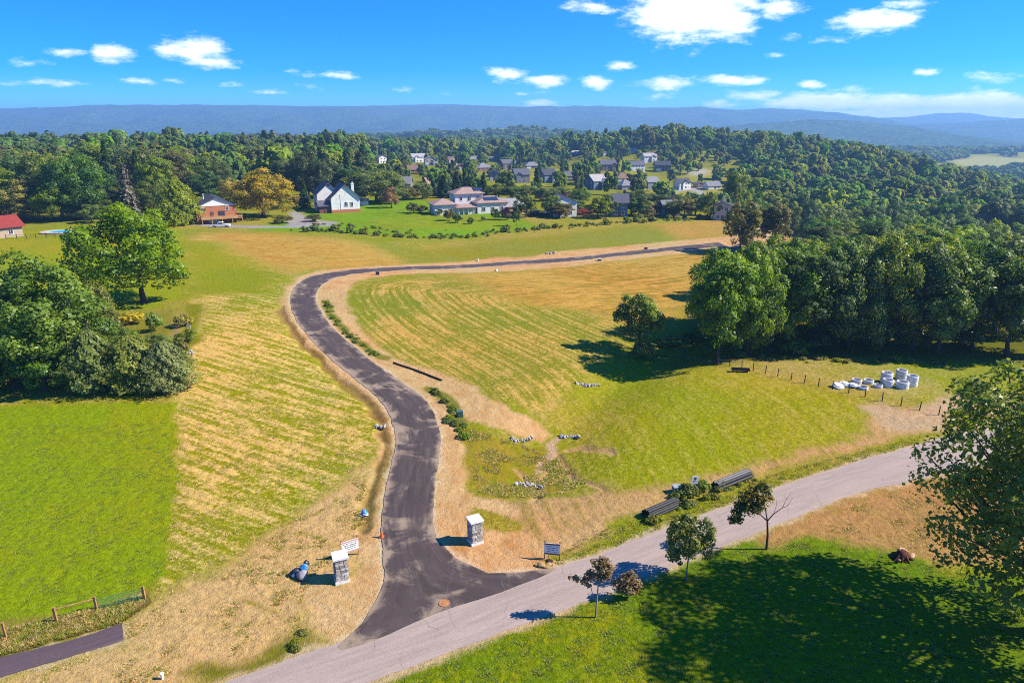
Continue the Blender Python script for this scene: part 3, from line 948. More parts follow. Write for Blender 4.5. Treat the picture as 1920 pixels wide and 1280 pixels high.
# ------------------------------------------------------------------ trees: leaf clumps spread through lobed crowns, on limbed trunks
rng0 = np.random.default_rng(7)
BARK = mat('bark', (.10, .075, .055), .9, .1, .4, 3.0, bump=.6)
BARK_D = mat('dark_bark', (.055, .042, .034), .9, .1, .4, 3.0, bump=.6)
BARK_P = mat('pale_bark', (.24, .19, .15), .9, .1, .35, 3.0, bump=.5)

LEAF = {
    'mid': leaf_mat('leaves_mid_green', (0.249, 0.305, 0.030), (0.079, 0.138, 0.022)),
    'dark': leaf_mat('leaves_dark_green', (0.165, 0.224, 0.029), (0.048, 0.097, 0.022)),
    'deep': leaf_mat('leaves_deep_green', (0.099, 0.143, 0.030), (0.029, 0.064, 0.021)),
    'lime': leaf_mat('leaves_light_green', (0.400, 0.397, 0.033), (0.148, 0.194, 0.022)),
    'gold': leaf_mat('leaves_turning_gold', (.50, .35, .035), (.20, .21, .025), hue=.015),
    'yellow': leaf_mat('leaves_yellow', (0.670, 0.479, 0.017), (0.281, 0.248, 0.018), hue=.01),
    'red': leaf_mat('leaves_red', (0.479, 0.088, 0.051), (0.165, 0.042, 0.030), hue=.01),
    'plum': leaf_mat('leaves_plum', (0.167, 0.072, 0.072), (0.058, 0.033, 0.033), hue=.02),
    'brown': leaf_mat('leaves_withered_brown', (0.375, 0.231, 0.109), (0.157, 0.102, 0.057), hue=.015),
    'rust': leaf_mat('leaves_rusty_green', (0.263, 0.199, 0.041), (0.066, 0.096, 0.024), hue=.02),
    'grey': leaf_mat('needles_grey_green', (0.260, 0.337, 0.082), (0.095, 0.153, 0.041)),
    'cedar': leaf_mat('needles_olive', (0.253, 0.315, 0.043), (0.078, 0.140, 0.031)),
    'spruce': leaf_mat('needles_dark', (0.099, 0.143, 0.039), (0.028, 0.057, 0.022)),
    'dead': leaf_mat('twigs_dead_grey', (0.184, 0.153, 0.117), (0.091, 0.073, 0.058), trans=.1),
    'far': leaf_mat('leaves_far_canopy', (0.270, 0.322, 0.053), (0.080, 0.138, 0.034), hue=.045, val=.7, spec=.05),
    'farspruce': leaf_mat('needles_far_canopy', (0.129, 0.176, 0.048), (0.042, 0.074, 0.031), hue=.03, val=.5, spec=.05),
    'grass': leaf_mat('grass_blades', (0.383, 0.351, 0.043), (0.149, 0.182, 0.022), hue=.03),
    'weed': leaf_mat('weed_leaves', (0.270, 0.311, 0.026), (0.090, 0.125, 0.017), hue=.03),
}


def unit(v):
    return v / (np.linalg.norm(v, axis=-1, keepdims=True) + 1e-9)


def cards(name, p, nrm, size, tone, m, aspect=1.5, roll=None, axis=None, rng=rng0, soft=None):
    """leaf-clump mesh: one bent kite per point"""
    n = len(p)
    nrm = unit(nrm)
    a = unit(np.cross(nrm, unit(rng.normal(size=(n, 3))))) if axis is None else unit(axis - nrm * np.sum(axis * nrm, 1, keepdims=True))
    b = np.cross(nrm, a)
    s = size[:, None]
    l = s * aspect * .5
    wd = s * .5
    v = np.empty((n, 4, 3))
    v[:, 0] = p - a * l
    v[:, 1] = p - b * wd + nrm * s * .13
    v[:, 2] = p + a * l - nrm * s * .10
    v[:, 3] = p + b * wd + nrm * s * .13
    me = bpy.data.meshes.new(name)
    me.vertices.add(n * 4)
    me.vertices.foreach_set('co', v.astype(np.float32).ravel())
    me.loops.add(n * 4)
    me.loops.foreach_set('vertex_index', np.arange(n * 4, dtype=np.int32))
    me.polygons.add(n)
    me.polygons.foreach_set('loop_start', (np.arange(n) * 4).astype(np.int32))
    me.update(calc_edges=True)
    t_ = me.attributes.new('tone', 'FLOAT', 'POINT')
    t_.data.foreach_set('value', np.repeat(np.clip(tone, 0, 1), 4).astype(np.float32))
    me.materials.append(m)
    if soft is not None:                      # leaves of one bunch catch the light together
        sn = unit(nrm * .55 + unit(soft))
        me.normals_split_custom_set_from_vertices(np.repeat(sn, 4, 0).tolist())
    return me


def lobes(rng, rx, rz, zc, nl, lr, low=-.65, spread=.60, asym=.25):
    """two levels: a few big boughs, each carrying smaller leaf masses on its outer side"""
    nm = max(7, nl // 5)
    d, keep = unit(rng.normal(size=(nm * 9, 3))), []
    for q in d[d[:, 2] > low]:
        if all(np.dot(q, k) < 1 - 2.0 / nm for k in keep):
            keep.append(q)
        if len(keep) >= nm:
            break
    d = np.array(keep)
    S = np.array([rx, rx, rz])
    c = d * rng.uniform(.78, 1.12, (len(d), 1)) * spread * S
    c[:, :2] += rng.normal(size=2) * rx * asym * .3
    c[:, 2] += zc
    r = rng.uniform(.34, .50, len(d))
    C, Rr, D = [c * .9 + np.array([0, 0, zc]) * .1], [r * rx * .5], [d]
    per = max(4, nl // len(d) + 2)
    for q, cc, r1 in zip(d, c, r):
        e = unit(rng.normal(size=(per, 3)) + .75 * q + np.array([0, 0, .2]))
        C.append(cc + e * r1 * S * rng.uniform(.7, 1.1, (per, 1)))
        Rr.append(rx * lr * rng.uniform(.45, .95, per))
        D.append(e)
    C, Rr, D = np.concatenate(C), np.concatenate(Rr), np.concatenate(D)
    return C, Rr, D


def leafy(rng, C, Rr, D, n, size, flat=.8, hollow=.55, up=.30, wild=.6):
    wts = Rr ** 2
    k = rng.choice(len(C), n, p=wts / wts.sum())
    d = unit(rng.normal(size=(n, 3)) + .6 * D[k] + np.array([0, 0, .35]))
    q = rng.uniform(hollow, 1.1, n)
    p = C[k] + d * (Rr[k] * q)[:, None] * np.array([1, 1, flat])
    p += rng.normal(size=(n, 3)) * .12 * Rr[k][:, None]
    nr = d + wild * rng.normal(size=(n, 3)) + np.array([0, 0, up + .12])
    lt = rng.uniform(.0, .8, len(C))[k]
    tone = lt * .75 + rng.uniform(0, .5, n) - .08
    leafy.soft = d
    nr = np.where(np.sum(nr * d, 1, keepdims=True) < 0, -nr, nr)
    return p, nr, size * rng.uniform(.55, 1.4, n), tone


def trunk_mesh(name, rng, h, r, C, zfork, m, lean=(0, 0), nb=10, stub=.35):
    b = MB()
    top = np.array([lean[0], lean[1], h])
    path = [(lean[0] * t * t + rng.normal() * .01 * h * (t > 0), lean[1] * t * t + rng.normal() * .01 * h * (t > 0), h * t) for t in np.linspace(0, 1, 7)]
    rad = [r * (1.45 if i == 0 else 1) * (1 - .9 * t) + .02 for i, t in enumerate(np.linspace(0, 1, 7))]
    path[0] = (path[0][0], path[0][1], -.3)
    b.tube(path, rad, 8, cap=False)
    order = np.argsort(-np.linalg.norm(C[:, :2], axis=1))[:nb]
    for i in order:
        c = C[i]
        t = np.clip(rng.uniform(zfork, min(1, zfork + .45)), 0, .92)
        z0 = h * t
        if z0 > c[2] - .02 * h:
            z0 = max(zfork * h, c[2] * .8)
            t = z0 / h
        o = np.array([lean[0] * t * t, lean[1] * t * t, z0])
        mid = o * .5 + c * .5 + np.array([0, 0, -.06 * h * (c[2] > z0)]) + rng.normal(size=3) * .03 * h
        rr = r * (1 - .85 * t) * .62
        b.tube([o, mid, c], [rr, rr * .6, .02 + rr * .15], 5, cap=False)
    return b.mesh(name, m, True)


def proto_tree(seed, h, wid, nl=26, n=7000, leaf=.55, lr=.40, crown0=.22, m='mid', bark=None, fork=.25, low=-.65, tr=.024, nb=9, flat=.8, asym=.25):
    rng = np.random.default_rng(seed)
    zc = h * (crown0 + 1) * .5 - h * .02
    rz = h * (1 - crown0) * .5
    C, Rr, D = lobes(rng, wid * .5, rz, zc, nl, lr, low, .60, asym)
    zmin = crown0 * h
    C[:, 2] = np.maximum(C[:, 2], zmin + Rr * .5)
    p, nr, sz, tone = leafy(rng, C, Rr, D, n, leaf, flat)
    p[:, 2] = np.where(p[:, 2] < zmin, zmin + rng.uniform(0, .1 * h, n), p[:, 2])
    cr = cards('crown', p, nr, sz, tone, LEAF[m], 1.35, rng=rng, soft=leafy.soft)
    tk = trunk_mesh('trunk', rng, h * .86, h * tr, C, fork, bark or BARK_D, nb=nb)
    return dict(crown=cr, trunk=tk, h=h, w=wid)


def proto_conifer(seed, h, wid, n, leaf, m, layers=14, droop=.35, bare=.08, ragged=.3, m_bark=None, taper=1.0):
    rng = np.random.default_rng(seed)
    ps, ns, ax, tn = [], [], [], []
    b = MB()
    b.tube([(0, 0, -.3), (0, 0, h * .5), (0, 0, h)], [h * .017, h * .010, .02], 7, cap=False)
    for L in range(layers):
        t = (L + rng.uniform(0, .6)) / layers
        z = h * (bare + (1 - bare) * t)
        R_ = wid * .5 * (1 - t) ** taper + .12
        nbz = max(4, int(9 * (1 - t) + 4))
        for k in range(nbz):
            a = 2 * math.pi * (k + rng.uniform(0, .8)) / nbz
            rr = R_ * rng.uniform(1 - ragged, 1.05)
            d = np.array([math.cos(a), math.sin(a), 0])
            q = max(3, int(n / (layers * nbz)))
            s = rng.uniform(.12, 1, q) ** .7
            pt = d[None] * (s * rr)[:, None]
            side = np.array([-d[1], d[0], 0])
            pt = pt + side[None] * (rng.normal(size=q) * .20 * rr * (1.15 - s))[:, None]
            pt[:, 2] = z - droop * rr * s + rng.normal(size=q) * .04 * h / layers * 4
            ps.append(pt)
            ns.append(np.array([0, 0, 1.0])[None] + .45 * rng.normal(size=(q, 3)) + d[None] * .5)
            ax.append(d[None] + rng.normal(size=(q, 3)) * .5 + np.array([0, 0, -.25]))
            tn.append(rng.uniform(.0, .7) * .5 + rng.uniform(0, .6, q))
    p = np.concatenate(ps)
    cr = cards('crown', p, np.concatenate(ns), leaf * rng.uniform(.6, 1.3, len(p)), np.concatenate(tn), LEAF[m], 2.2, axis=np.concatenate(ax), rng=rng)
    return dict(crown=cr, trunk=b.mesh('trunk', m_bark or BARK_D, True), h=h, w=wid)


def proto_dense(seed, h, wid, n, leaf, m, waist=.42, base=.0):
    """a dense egg- or cone-shaped crown down to the ground"""
    rng = np.random.default_rng(seed)
    t = rng.uniform(0, 1, n) ** .9
    a = rng.uniform(0, 2 * math.pi, n)
    prof = np.sin(np.pi * np.clip(t, 0, 1) ** waist * .98 + .02) ** .62
    bump = 1 + .15 * np.sin(a * 5 + 9 * t) + .14 * np.sin(a * 3 - 14 * t + 2) + .12 * np.sin(a * 11 + 31 * t) + .10 * np.sin(17 * a - 23 * t)
    r = wid * .5 * prof * bump * rng.uniform(.3, 1.2, n) ** .5
    p = np.stack([r * np.cos(a), r * np.sin(a), h * (base + (1 - base) * t)], 1)
    nr = np.stack([np.cos(a), np.sin(a), .35 + .5 * t], 1) + .5 * rng.normal(size=(n, 3))
    axz = np.stack([.3 * np.cos(a), .3 * np.sin(a), np.ones(n)], 1) + .4 * rng.normal(size=(n, 3))
    tone = .5 * (bump - .7) / .6 + rng.uniform(0, .55, n)
    cr = cards('crown', p, nr, leaf * rng.uniform(.6, 1.3, n), tone, LEAF[m], 1.7, axis=axz, rng=rng)
    b = MB().tube([(0, 0, -.3), (0, 0, h * .8)], [h * .02, .03], 7)
    return dict(crown=cr, trunk=b.mesh('trunk', BARK_D), h=h, w=wid)


OAK = [proto_tree(10 + i, 18, 17, 95, 18000, .38, .27, .06, 'mid', fork=.2) for i in range(3)]
TALL = [proto_tree(30 + i, 18, 13, 80, 13500, .37, .29, .15, 'dark', fork=.28, low=-.8, tr=.02) for i in range(4)]
SMALL = [proto_tree(50 + i, 6, 5.4, 50, 6000, .19, .30, .14, 'mid', fork=.22) for i in range(3)]
BUSH = [proto_tree(60 + i, 2.4, 3.2, 30, 1100, .26, .42, .02, 'mid', fork=.05, low=-.3, nb=5) for i in range(3)]
SPRUCE = [proto_conifer(70 + i, 17, 7.5, 3400, .55, 'spruce', 16, .35, .06, .35) for i in range(2)]
PINE = [proto_conifer(75, 18, 9, 3200, .7, 'spruce', 11, .05, .22, .5, taper=.6)]
DEAD = [proto_conifer(80, 15, 7, 1100, .5, 'dead', 15, .45, .10, .5, m_bark=BARK_P)]
EGG = [proto_dense(85, 15, 13, 13000, .38, 'mid', .45)]
CEDAR = [proto_dense(90 + i, 9, 7, 15000, .22, 'cedar', .56) for i in range(3)]

TREES = []


def put_tree(P_, px, Y, top, wpx, leaf=None, rot=None, h=None, seed=None, name='deciduous_tree', squash=None):
    """a tree standing on the ground at distance Y in the direction of column px, as tall as row `top` says"""
    g = on(px, Y)
    H = h if h is not None else CAMH + Y * slope(top) - g.z
    W = wpx * mpp(g)
    r_ = random.Random(int(px * 7 + Y * 13 + (seed or 0)))
    o = link(name, None, None, g, (0, 0, rot if rot is not None else r_.uniform(0, 6.28)), (W / P_['w'], W / P_['w'], H / P_['h']))
    t_ = link('trunk', P_['trunk'], o)
    c_ = link('crown', P_['crown'], o)
    if leaf:
        set_obj_mat(c_, LEAF[leaf])
    TREES.append(o)
    o['px'] = float(px)
    return o


def label_row(objs, fmt, cat='tree', group=None):
    objs = sorted(objs, key=lambda q: q['px'])
    for i, q in enumerate(objs):
        tag(q, fmt.format(ordw(i + 1)), cat, group)


# --- left foreground cluster
A_ = []
tag(put_tree(OAK[0], 92, 91, 488, 225, 'mid'), 'huge leafy tree overhanging the left lawn hedge', 'tree')
tag(put_tree(OAK[1], 172, 99, 528, 110, 'mid'), 'smaller tree leaning against the huge tree, nearest the garden', 'tree')
tag(put_tree(OAK[2], -38, 93, 500, 170, 'mid'), 'broad tree cut by the left picture edge above the lawn', 'tree')
tag(put_tree(OAK[1], 20, 99, 505, 130, 'dark', 2.0), 'dark tree standing behind the huge tree at the left edge', 'tree')
for i, (px, top, wp) in enumerate([(-30, 655, 90), (28, 668, 80), (88, 648, 86), (140, 664, 70)]):
    A_.append(put_tree(SMALL[i % 3], px, 85.5, top, wp, 'mid' if i % 2 else 'dark', name='hedge_tree'))
label_row(A_, '{} leafy hedge tree from the left, along the top of the left lawn', 'tree', 'hedge trees above the left lawn')
tag(put_tree(CEDAR[0], 182, 86.5, 620, 92), 'olive cedar standing next to the leafy hedge trees', 'tree', 'cedars above the left lawn')
tag(put_tree(CEDAR[1], 254, 87, 630, 98), 'olive cedar in the middle of the three cedars', 'tree', 'cedars above the left lawn')
tag(put_tree(CEDAR[2], 316, 86.5, 640, 88, 'grey'), 'greyish fuzzy cedar nearest to the straw field', 'tree', 'cedars above the left lawn')
tag(put_tree(OAK[2], 270, 129, 388, 192, 'mid', 1.0), 'large rounded maple standing alone above the garden beds', 'tree')
tag(put_tree(BUSH[0], 249, 115, 588, 44, 'yellow', name='garden_shrub'), 'bright yellow shrub in the garden under the maple', 'shrub')
for i, (px, py, top, wp, lf, lb) in enumerate([
        (345, 612, 592, 32, 'gold', 'golden brown shrub at the top of the garden bed'), (352, 642, 620, 34, 'mid', 'green shrub in the middle of the garden bed'),
        (343, 672, 640, 30, 'rust', 'brownish shrub at the bottom of the garden bed'), (228, 652, 622, 60, 'dark', 'dark shrub between the cedars and yellow shrub'),
        (290, 622, 588, 26, 'grey', 'greyish upright shrub right of the yellow shrub'), (128, 662, 636, 40, 'mid', 'leafy shrub under the huge tree beside the bare spot')]):
    g = at(px, py)
    tag(put_tree(BUSH[i % 3], px, g.y, top, wp, lf, name='garden_shrub'), lb, 'shrub')

for px, Y_, top, wp, lf, lb in [(222, 97, 612, 70, 'mid', 'leafy green tree just behind the left and middle cedars'), (300, 98, 626, 60, 'cedar', 'olive tree behind the gap between the right two cedars'),
                                (140, 94, 600, 90, 'dark', 'leafy tree between the huge tree and the left cedar')]:
    tag(put_tree(OAK[(px // 7) % 3], px, Y_, top, wp, lf), lb, 'tree')

# --- grove behind the pool
G_ = []
for i, (P_, px, Y_, top, wp, lf) in enumerate([
        (TALL[0], -60, 262, 330, 110, 'dark'), (TALL[1], 2, 270, 312, 90, 'mid'), (OAK[0], 46, 252, 342, 92, 'lime'), (TALL[2], 98, 262, 290, 96, 'dark'), (OAK[1], 152, 256, 288, 108, 'dark'),
        (TALL[3], 196, 268, 318, 70, 'deep'), (TALL[0], 300, 285, 296, 70, 'mid'), (SMALL[0], 172, 246, 384, 44, 'grey'), (TALL[1], 128, 300, 284, 80, 'lime'),
        (TALL[2], 60, 305, 292, 100, 'mid'), (TALL[3], 270, 318, 276, 80, 'mid'), (TALL[0], 330, 312, 284, 70, 'rust'), (OAK[2], 0, 312, 290, 120, 'dark'), (OAK[1], 24, 256, 350, 90, 'dark'), (OAK[0], 118, 252, 338, 90, 'mid'), (OAK[2], 182, 258, 352, 80, 'dark'), (TALL[1], 232, 266, 346, 60, 'mid'), (OAK[1], 290, 272, 340, 70, 'dark'), (TALL[2], 80, 330, 286, 110, 'lime'), (TALL[0], 180, 330, 272, 90, 'mid'), (OAK[1], 240, 340, 270, 100, 'dark'), (OAK[0], 346, 345, 282, 90, 'mid')]):
    G_.append(put_tree(P_, px, Y_, top, wp, lf))
label_row(G_, '{} leafy tree from the left in the grove behind the pool', 'tree', 'grove behind the pool')
tag(put_tree(SPRUCE[0], 214, 292, 262, 46, name='spruce_tree'), 'tall dark spruce left of the dead grey spruce', 'tree')
tag(put_tree(SPRUCE[1], 268, 300, 280, 46, name='spruce_tree'), 'tall dark spruce right of the dead grey spruce', 'tree')
tag(put_tree(DEAD[0], 246, 262, 306, 54, name='dead_spruce'), 'dead grey spruce with bare drooping branches in the grove', 'tree')
tag(put_tree(EGG[0], 337, 243, 338, 78, 'mid', name='shade_tree'), 'dense egg-shaped green tree left of the brick house', 'tree')
tag(put_tree(OAK[0], 494, 264, 322, 118, 'gold'), 'spreading tree turning gold between brick house and driveway', 'tree')
tag(put_tree(TALL[1], 442, 300, 334, 52, 'yellow'), 'yellow-green tree just left of the gold tree', 'tree')
for i, (P_, px, Y_, top, wp, lf, lb) in enumerate([
        (TALL[2], 388, 320, 322, 62, 'dark', 'dark tree directly behind the brick house roof'), (OAK[1], 402, 350, 296, 76, 'dark', 'dark round tree above and behind the brick house'),
        (OAK[2], 580, 330, 282, 84, 'deep', 'tall dark oak behind the driveway, left of the white gabled house'), (TALL[0], 536, 345, 300, 60, 'mid', 'green tree between the gold tree and the tall dark oak'),
        (OAK[1], 706, 322, 318, 116, 'mid', 'very broad green tree right of the white gabled house'), (TALL[3], 664, 342, 312, 70, 'dark', 'dark tree rising behind the white gabled house'),
        (TALL[1], 622, 350, 300, 60, 'deep', 'dark tree above the porch of the white gabled house'), (SMALL[1], 734, 300, 350, 34, 'brown', 'small brownish tree under the very broad tree'),
        (SMALL[2], 590, 252, 402, 34, 'rust', 'small rusty tree on the bend of the grey driveway'), (SMALL[0], 530, 246, 404, 36, 'rust', 'small rusty tree below the gold tree by the driveway'),
        (SMALL[1], 556, 300, 366, 26, 'yellow', 'small yellowish tree between the gold tree and dark spruce')]):
    tag(put_tree(P_, px, Y_, top, wp, lf), lb, 'tree')
tag(put_tree(SPRUCE[1], 572, 296, 334, 32, name='spruce_tree'), 'dark spruce by the end of the grey driveway', 'tree')
tag(put_tree(SPRUCE[0], 606, 290, 366, 24, name='spruce_tree'), 'small dark spruce at the corner of the white gabled house', 'tree')

# --- trees round the villa
V_ = []
for i, (px, Y_, top, wp) in enumerate([(832, 352, 328, 40), (856, 362, 322, 38), (880, 350, 330, 36), (906, 356, 328, 38), (812, 366, 338, 30)]):
    V_.append(put_tree((SPRUCE + PINE)[i % 3], px, Y_, top, wp, name='spruce_tree'))
label_row(V_, '{} dark conifer from the left behind the white villa', 'tree', 'conifers behind the villa')
V_ = []
for i, (px, Y_, top, wp, lf) in enumerate([(768, 338, 350, 40, 'rust'), (792, 345, 342, 40, 'mid'), (935, 350, 344, 40, 'mid'), (960, 345, 350, 44, 'dark'), (992, 352, 346, 46, 'mid'), (1024, 342, 352, 46, 'mid'), (1052, 352, 350, 46, 'mid'),
                                        (1086, 338, 356, 44, 'dark'), (1150, 335, 362, 50, 'mid'), (1200, 330, 356, 54, 'mid'), (1242, 325, 366, 44, 'dark'), (1282, 330, 364, 44, 'mid'), (1318, 322, 370, 40, 'mid')]):
    V_.append(put_tree((OAK + TALL)[i % 7], px, Y_, top, wp, lf))
label_row(V_, '{} tree from the left in the belt level with the white villa', 'tree', 'belt of trees level with the villa')
V_ = []
rr = random.Random(4)
for i, px in enumerate(range(990, 1350, 21)):
    lf = ['dark', 'plum', 'mid', 'rust', 'mid', 'red', 'mid', 'dark', 'lime', 'mid', 'dark', 'rust', 'brown', 'mid', 'lime', 'dark', 'mid', 'grey'][i % 18]
    tall = 386 if lf in ('red', 'plum', 'brown', 'rust') else 366
    V_.append(put_tree((SMALL + TALL[:2])[i % 5], px + rr.uniform(-6, 6), 268 + rr.uniform(0, 24), tall + rr.uniform(-8, 10), rr.uniform(36, 54), lf))
label_row(V_, '{} tree from the left in the mixed row along the far field edge', 'tree', 'mixed row along the far field edge')
V_ = []
for i, (px, py, top, wp, lf) in enumerate([(776, 400, 382, 26, 'rust'), (793, 400, 384, 22, 'rust'), (824, 404, 392, 14, 'mid'), (842, 414, 394, 20, 'rust'), (858, 418, 400, 16, 'mid'), (884, 420, 408, 13, 'dark'), (930, 412, 392, 18, 'dark'),
                                        (952, 412, 388, 22, 'plum'), (968, 424, 388, 16, 'dark'), (906, 414, 406, 8, 'mid'), (686, 384, 379, 12, 'mid'), (770, 384, 380, 7, 'dark')]):
    g = at(px, py)
    V_.append(put_tree((SMALL + BUSH)[i % 6], px, g.y, top, wp, lf, name='yard_tree'))
label_row(V_, '{} small garden tree from the left on the slope below the villa', 'tree', 'garden trees below the villa')

# --- pair of trees and the lone tree
tag(put_tree(TALL[2], 1388, 196, 378, 66, 'rust'), 'left one of two slender trees beside the far road end', 'tree')
tag(put_tree(TALL[0], 1446, 200, 384, 66, 'rust'), 'right one of two slender trees beside the far road end', 'tree')
lone = put_tree(proto_tree(55, 9, 7, 60, 8000, .23, .28, .26, 'mid', fork=.28, tr=.022), 1196, at(1200, 664).y, 552, 84, 'mid', .6)
tag(lone, 'lone tree in the mown field casting a shadow leftwards', 'tree')
tag(put_tree(BUSH[1], 1205, at(1200, 668).y - .5, 640, 34, 'lime', name='field_shrub'), 'light green shrub at the foot of the lone tree', 'shrub')

# --- the wood on the right
WOODS = [
    (103.5, [1350, 1408, 1462, 1520, 1582, 1640, 1702, 1760, 1820, 1880, 1945], [478, 464, 470, 458, 462, 448, 466, 462, 470, 464, 466], 124, 'front row'),
    (120, [1340, 1384, 1436, 1496, 1556, 1616, 1676, 1736, 1796, 1856, 1916], [470, 462, 462, 452, 448, 446, 452, 456, 458, 456, 458], 104, 'second row'),
    (142, [1362, 1414, 1470, 1532, 1592, 1652, 1712, 1772, 1832, 1892, 1952], [474, 464, 454, 446, 440, 440, 444, 446, 450, 452, 452], 92, 'third row'),
    (170, [1452, 1508, 1562, 1618, 1672, 1728, 1784, 1840, 1896], [456, 448, 440, 434, 432, 434, 438, 444, 446], 82, 'fourth row'),
    (200, [1550, 1600, 1650, 1700, 1752, 1804, 1856, 1908], [430, 424, 422, 426, 428, 434, 436, 440], 74, 'fifth row'),
    (240, [1536, 1580, 1624, 1668, 1712, 1756, 1800, 1846, 1890, 1930], [412, 408, 410, 412, 414, 416, 420, 424, 428, 430], 62, 'sixth row'),
    (285, [1560, 1600, 1640, 1680, 1720, 1760, 1800, 1840, 1880, 1920], [402, 400, 402, 402, 404, 408, 410, 414, 416, 418], 54, 'seventh row'),
]
rr = random.Random(9)
for ri, (Y_, pxs, tops, wp, nm) in enumerate(WOODS):
    lst = []
    for i, (px, top) in enumerate(zip(pxs, tops)):
        lf = rr.choice(['dark', 'mid', 'dark', 'mid'] if ri < 3 else ['mid', 'mid', 'dark', 'lime', 'mid'])
        lst.append(put_tree(TALL[(i + ri) % 4] if rr.random() < .75 else OAK[(i + ri) % 3], px + rr.uniform(-10, 10), Y_ + rr.uniform(-5, 5), top + rr.uniform(-9, 9), wp * rr.uniform(.85, 1.18), lf))
    label_row(lst, '{} tree from the left in the ' + nm + ' of the right-hand wood', 'tree', nm + ' of the right-hand wood')
tag(put_tree(TALL[1], 1553, 262, 404, 24, 'yellow'), 'narrow bright yellow tree above the right-hand wood', 'tree')
U_ = []
for i, px in enumerate(range(1480, 1900, 46)):
    U_.append(put_tree(BUSH[i % 3], px + rr.uniform(-12, 12), 107 + rr.uniform(-2, 10), 0, rr.uniform(30, 52), rr.choice(['mid', 'lime', 'dark']), h=rr.uniform(1.6, 3.6), name='undergrowth_shrub'))
label_row(U_, '{} undergrowth shrub from the left between the trunks of the wood', 'shrub', 'undergrowth in the right-hand wood')
D_ = []
for i, px in enumerate(range(1370, 1960, 30)):
    D_.append(put_tree(TALL[i % 4], px + rr.uniform(-8, 8), rr.uniform(330, 372), 0, rr.uniform(46, 60), rr.choice(['deep', 'dark', 'dark', 'mid']), h=rr.uniform(18, 25)))
label_row(D_, '{} tree from the left in the dark row behind the right-hand wood', 'tree', 'dark row behind the right-hand wood')

# --- near trees at the lower right
def big_near_tree(px, Y_, top, wid, n, seed, leafsize=.30, m='mid'):
    g = on(px, Y_)
    H = CAMH + Y_ * slope(top) - g.z
    Pr = proto_tree(seed, H, wid, 150, n, leafsize, .21, .04, m, BARK, fork=.16, low=-.85, tr=.020, nb=40, asym=.1)
    o = link('oak_tree', None, None, g, (0, 0, .4))
    link('trunk', Pr['trunk'], o); link('crown', Pr['crown'], o)
    return o


tag(big_near_tree(1950, 41.5, 634, 18.5, 31000, 101, .27), 'big oak with open leafy boughs at the right picture edge', 'tree')
OPEN = [proto_tree(140 + i, 24, 17, 120, 1800, .34, .17, .20, 'mid', fork=.3, tr=.016, nb=24) for i in range(2)]
for i, (x, y, h_, w_, lb) in enumerate([(46, 32, 28, 15, 'tall open oak beyond the lower right corner shading the lawn'), (40, 22, 27, 14, 'tall open oak nearest the viewer right of the lawn')]):
    P_ = OPEN[i % 2]
    o = link('oak_tree', None, None, (x, y, zg(x, y)), (0, 0, i * 1.3), (w_ / P_['w'], w_ / P_['w'], h_ / P_['h']))
    link('trunk', P_['trunk'], o); link('crown', P_['crown'], o)
    tag(o, lb, 'tree')

g = at(1287, 1086)
o = put_tree(proto_tree(111, 5.6, 3.9, 50, 5200, .17, .34, .20, 'mid', BARK_P, fork=.3, tr=.012, nb=14), 1287, g.y, 962, 78, None, .3, name='maple_sapling')
tag(o, 'young round-headed green maple on the lawn beside the road', 'tree')


def limb_tree(name, base, segs, tips, m, leaf_n, leaf, bark, loc, seed, lobe_r):
    """segs: limbs as point lists with end radii; tips: leaf lobes (x, y, z, r)"""
    rng = np.random.default_rng(seed)
    b = MB()
    for pts, r0, r1 in segs:
        rad = list(np.linspace(r0, r1, len(pts)))
        b.tube(pts, rad, 6, cap=False)
    C = np.array([t_[:3] for t_ in tips]); Rr = np.array([t_[3] for t_ in tips])
    D = unit(C - np.array([0, 0, C[:, 2].mean() - .5]))
    p, nr, sz, tone = leafy(rng, C, Rr, D, leaf_n, leaf, .8, .2)
    o = link(name, None, None, loc)
    link('trunk', b.mesh('trunk', bark, True), o)
    link('crown', cards('crown', p, nr, sz, tone, LEAF[m], 1.4, rng=rng), o)
    return o


g = at(1437, 1030)
o = limb_tree('thin_tree', None, [
    ([(0, 0, -.2), (-.05, 0, 1.4), (-.25, 0, 2.9)], .12, .08), ([(-.25, 0, 2.9), (-.9, .1, 3.5), (-1.9, 0, 3.9), (-2.8, -.1, 4.0)], .07, .02),
    ([(-.25, 0, 2.9), (-.45, .1, 3.8), (-.75, .2, 4.7), (-1.3, .2, 5.5)], .06, .02), ([(-.25, 0, 2.9), (.2, 0, 3.6), (.9, 0, 4.2), (1.2, .1, 5.0)], .055, .012),
    ([(.9, 0, 4.2), (1.3, 0, 4.4), (1.7, 0, 5.2)], .03, .008), ([(1.2, .1, 5.0), (.9, .1, 5.4)], .015, .006), ([(1.2, .1, 5.0), (1.5, 0, 5.7)], .015, .006),
    ([(-.6, .1, 4.3), (-.1, .2, 5.0)], .03, .01), ([(.2, 0, 3.6), (.5, .3, 4.3), (.4, .3, 4.9)], .02, .008)],
    [(-2.9, -.1, 3.7, .65), (-2.3, .2, 4.2, .8), (-1.7, 0, 4.3, .8), (-1.2, -.3, 4.4, .7), (-2.1, .2, 5.0, .8), (-1.4, .2, 5.5, .85), (-1.0, -.2, 5.1, .6), (-.6, .2, 5.7, .55), (-.2, .2, 4.9, .45), (-2.7, 0, 3.0, .45), (-3.2, 0, 3.0, .45), (-.9, .2, 6.2, .5)],
    'rust', 2600, .19, BARK_D, g, 121, .7)
tag(o, 'thin tree with half-bare crooked limbs leaning over the road edge', 'tree')
g = at(1117, 1157)
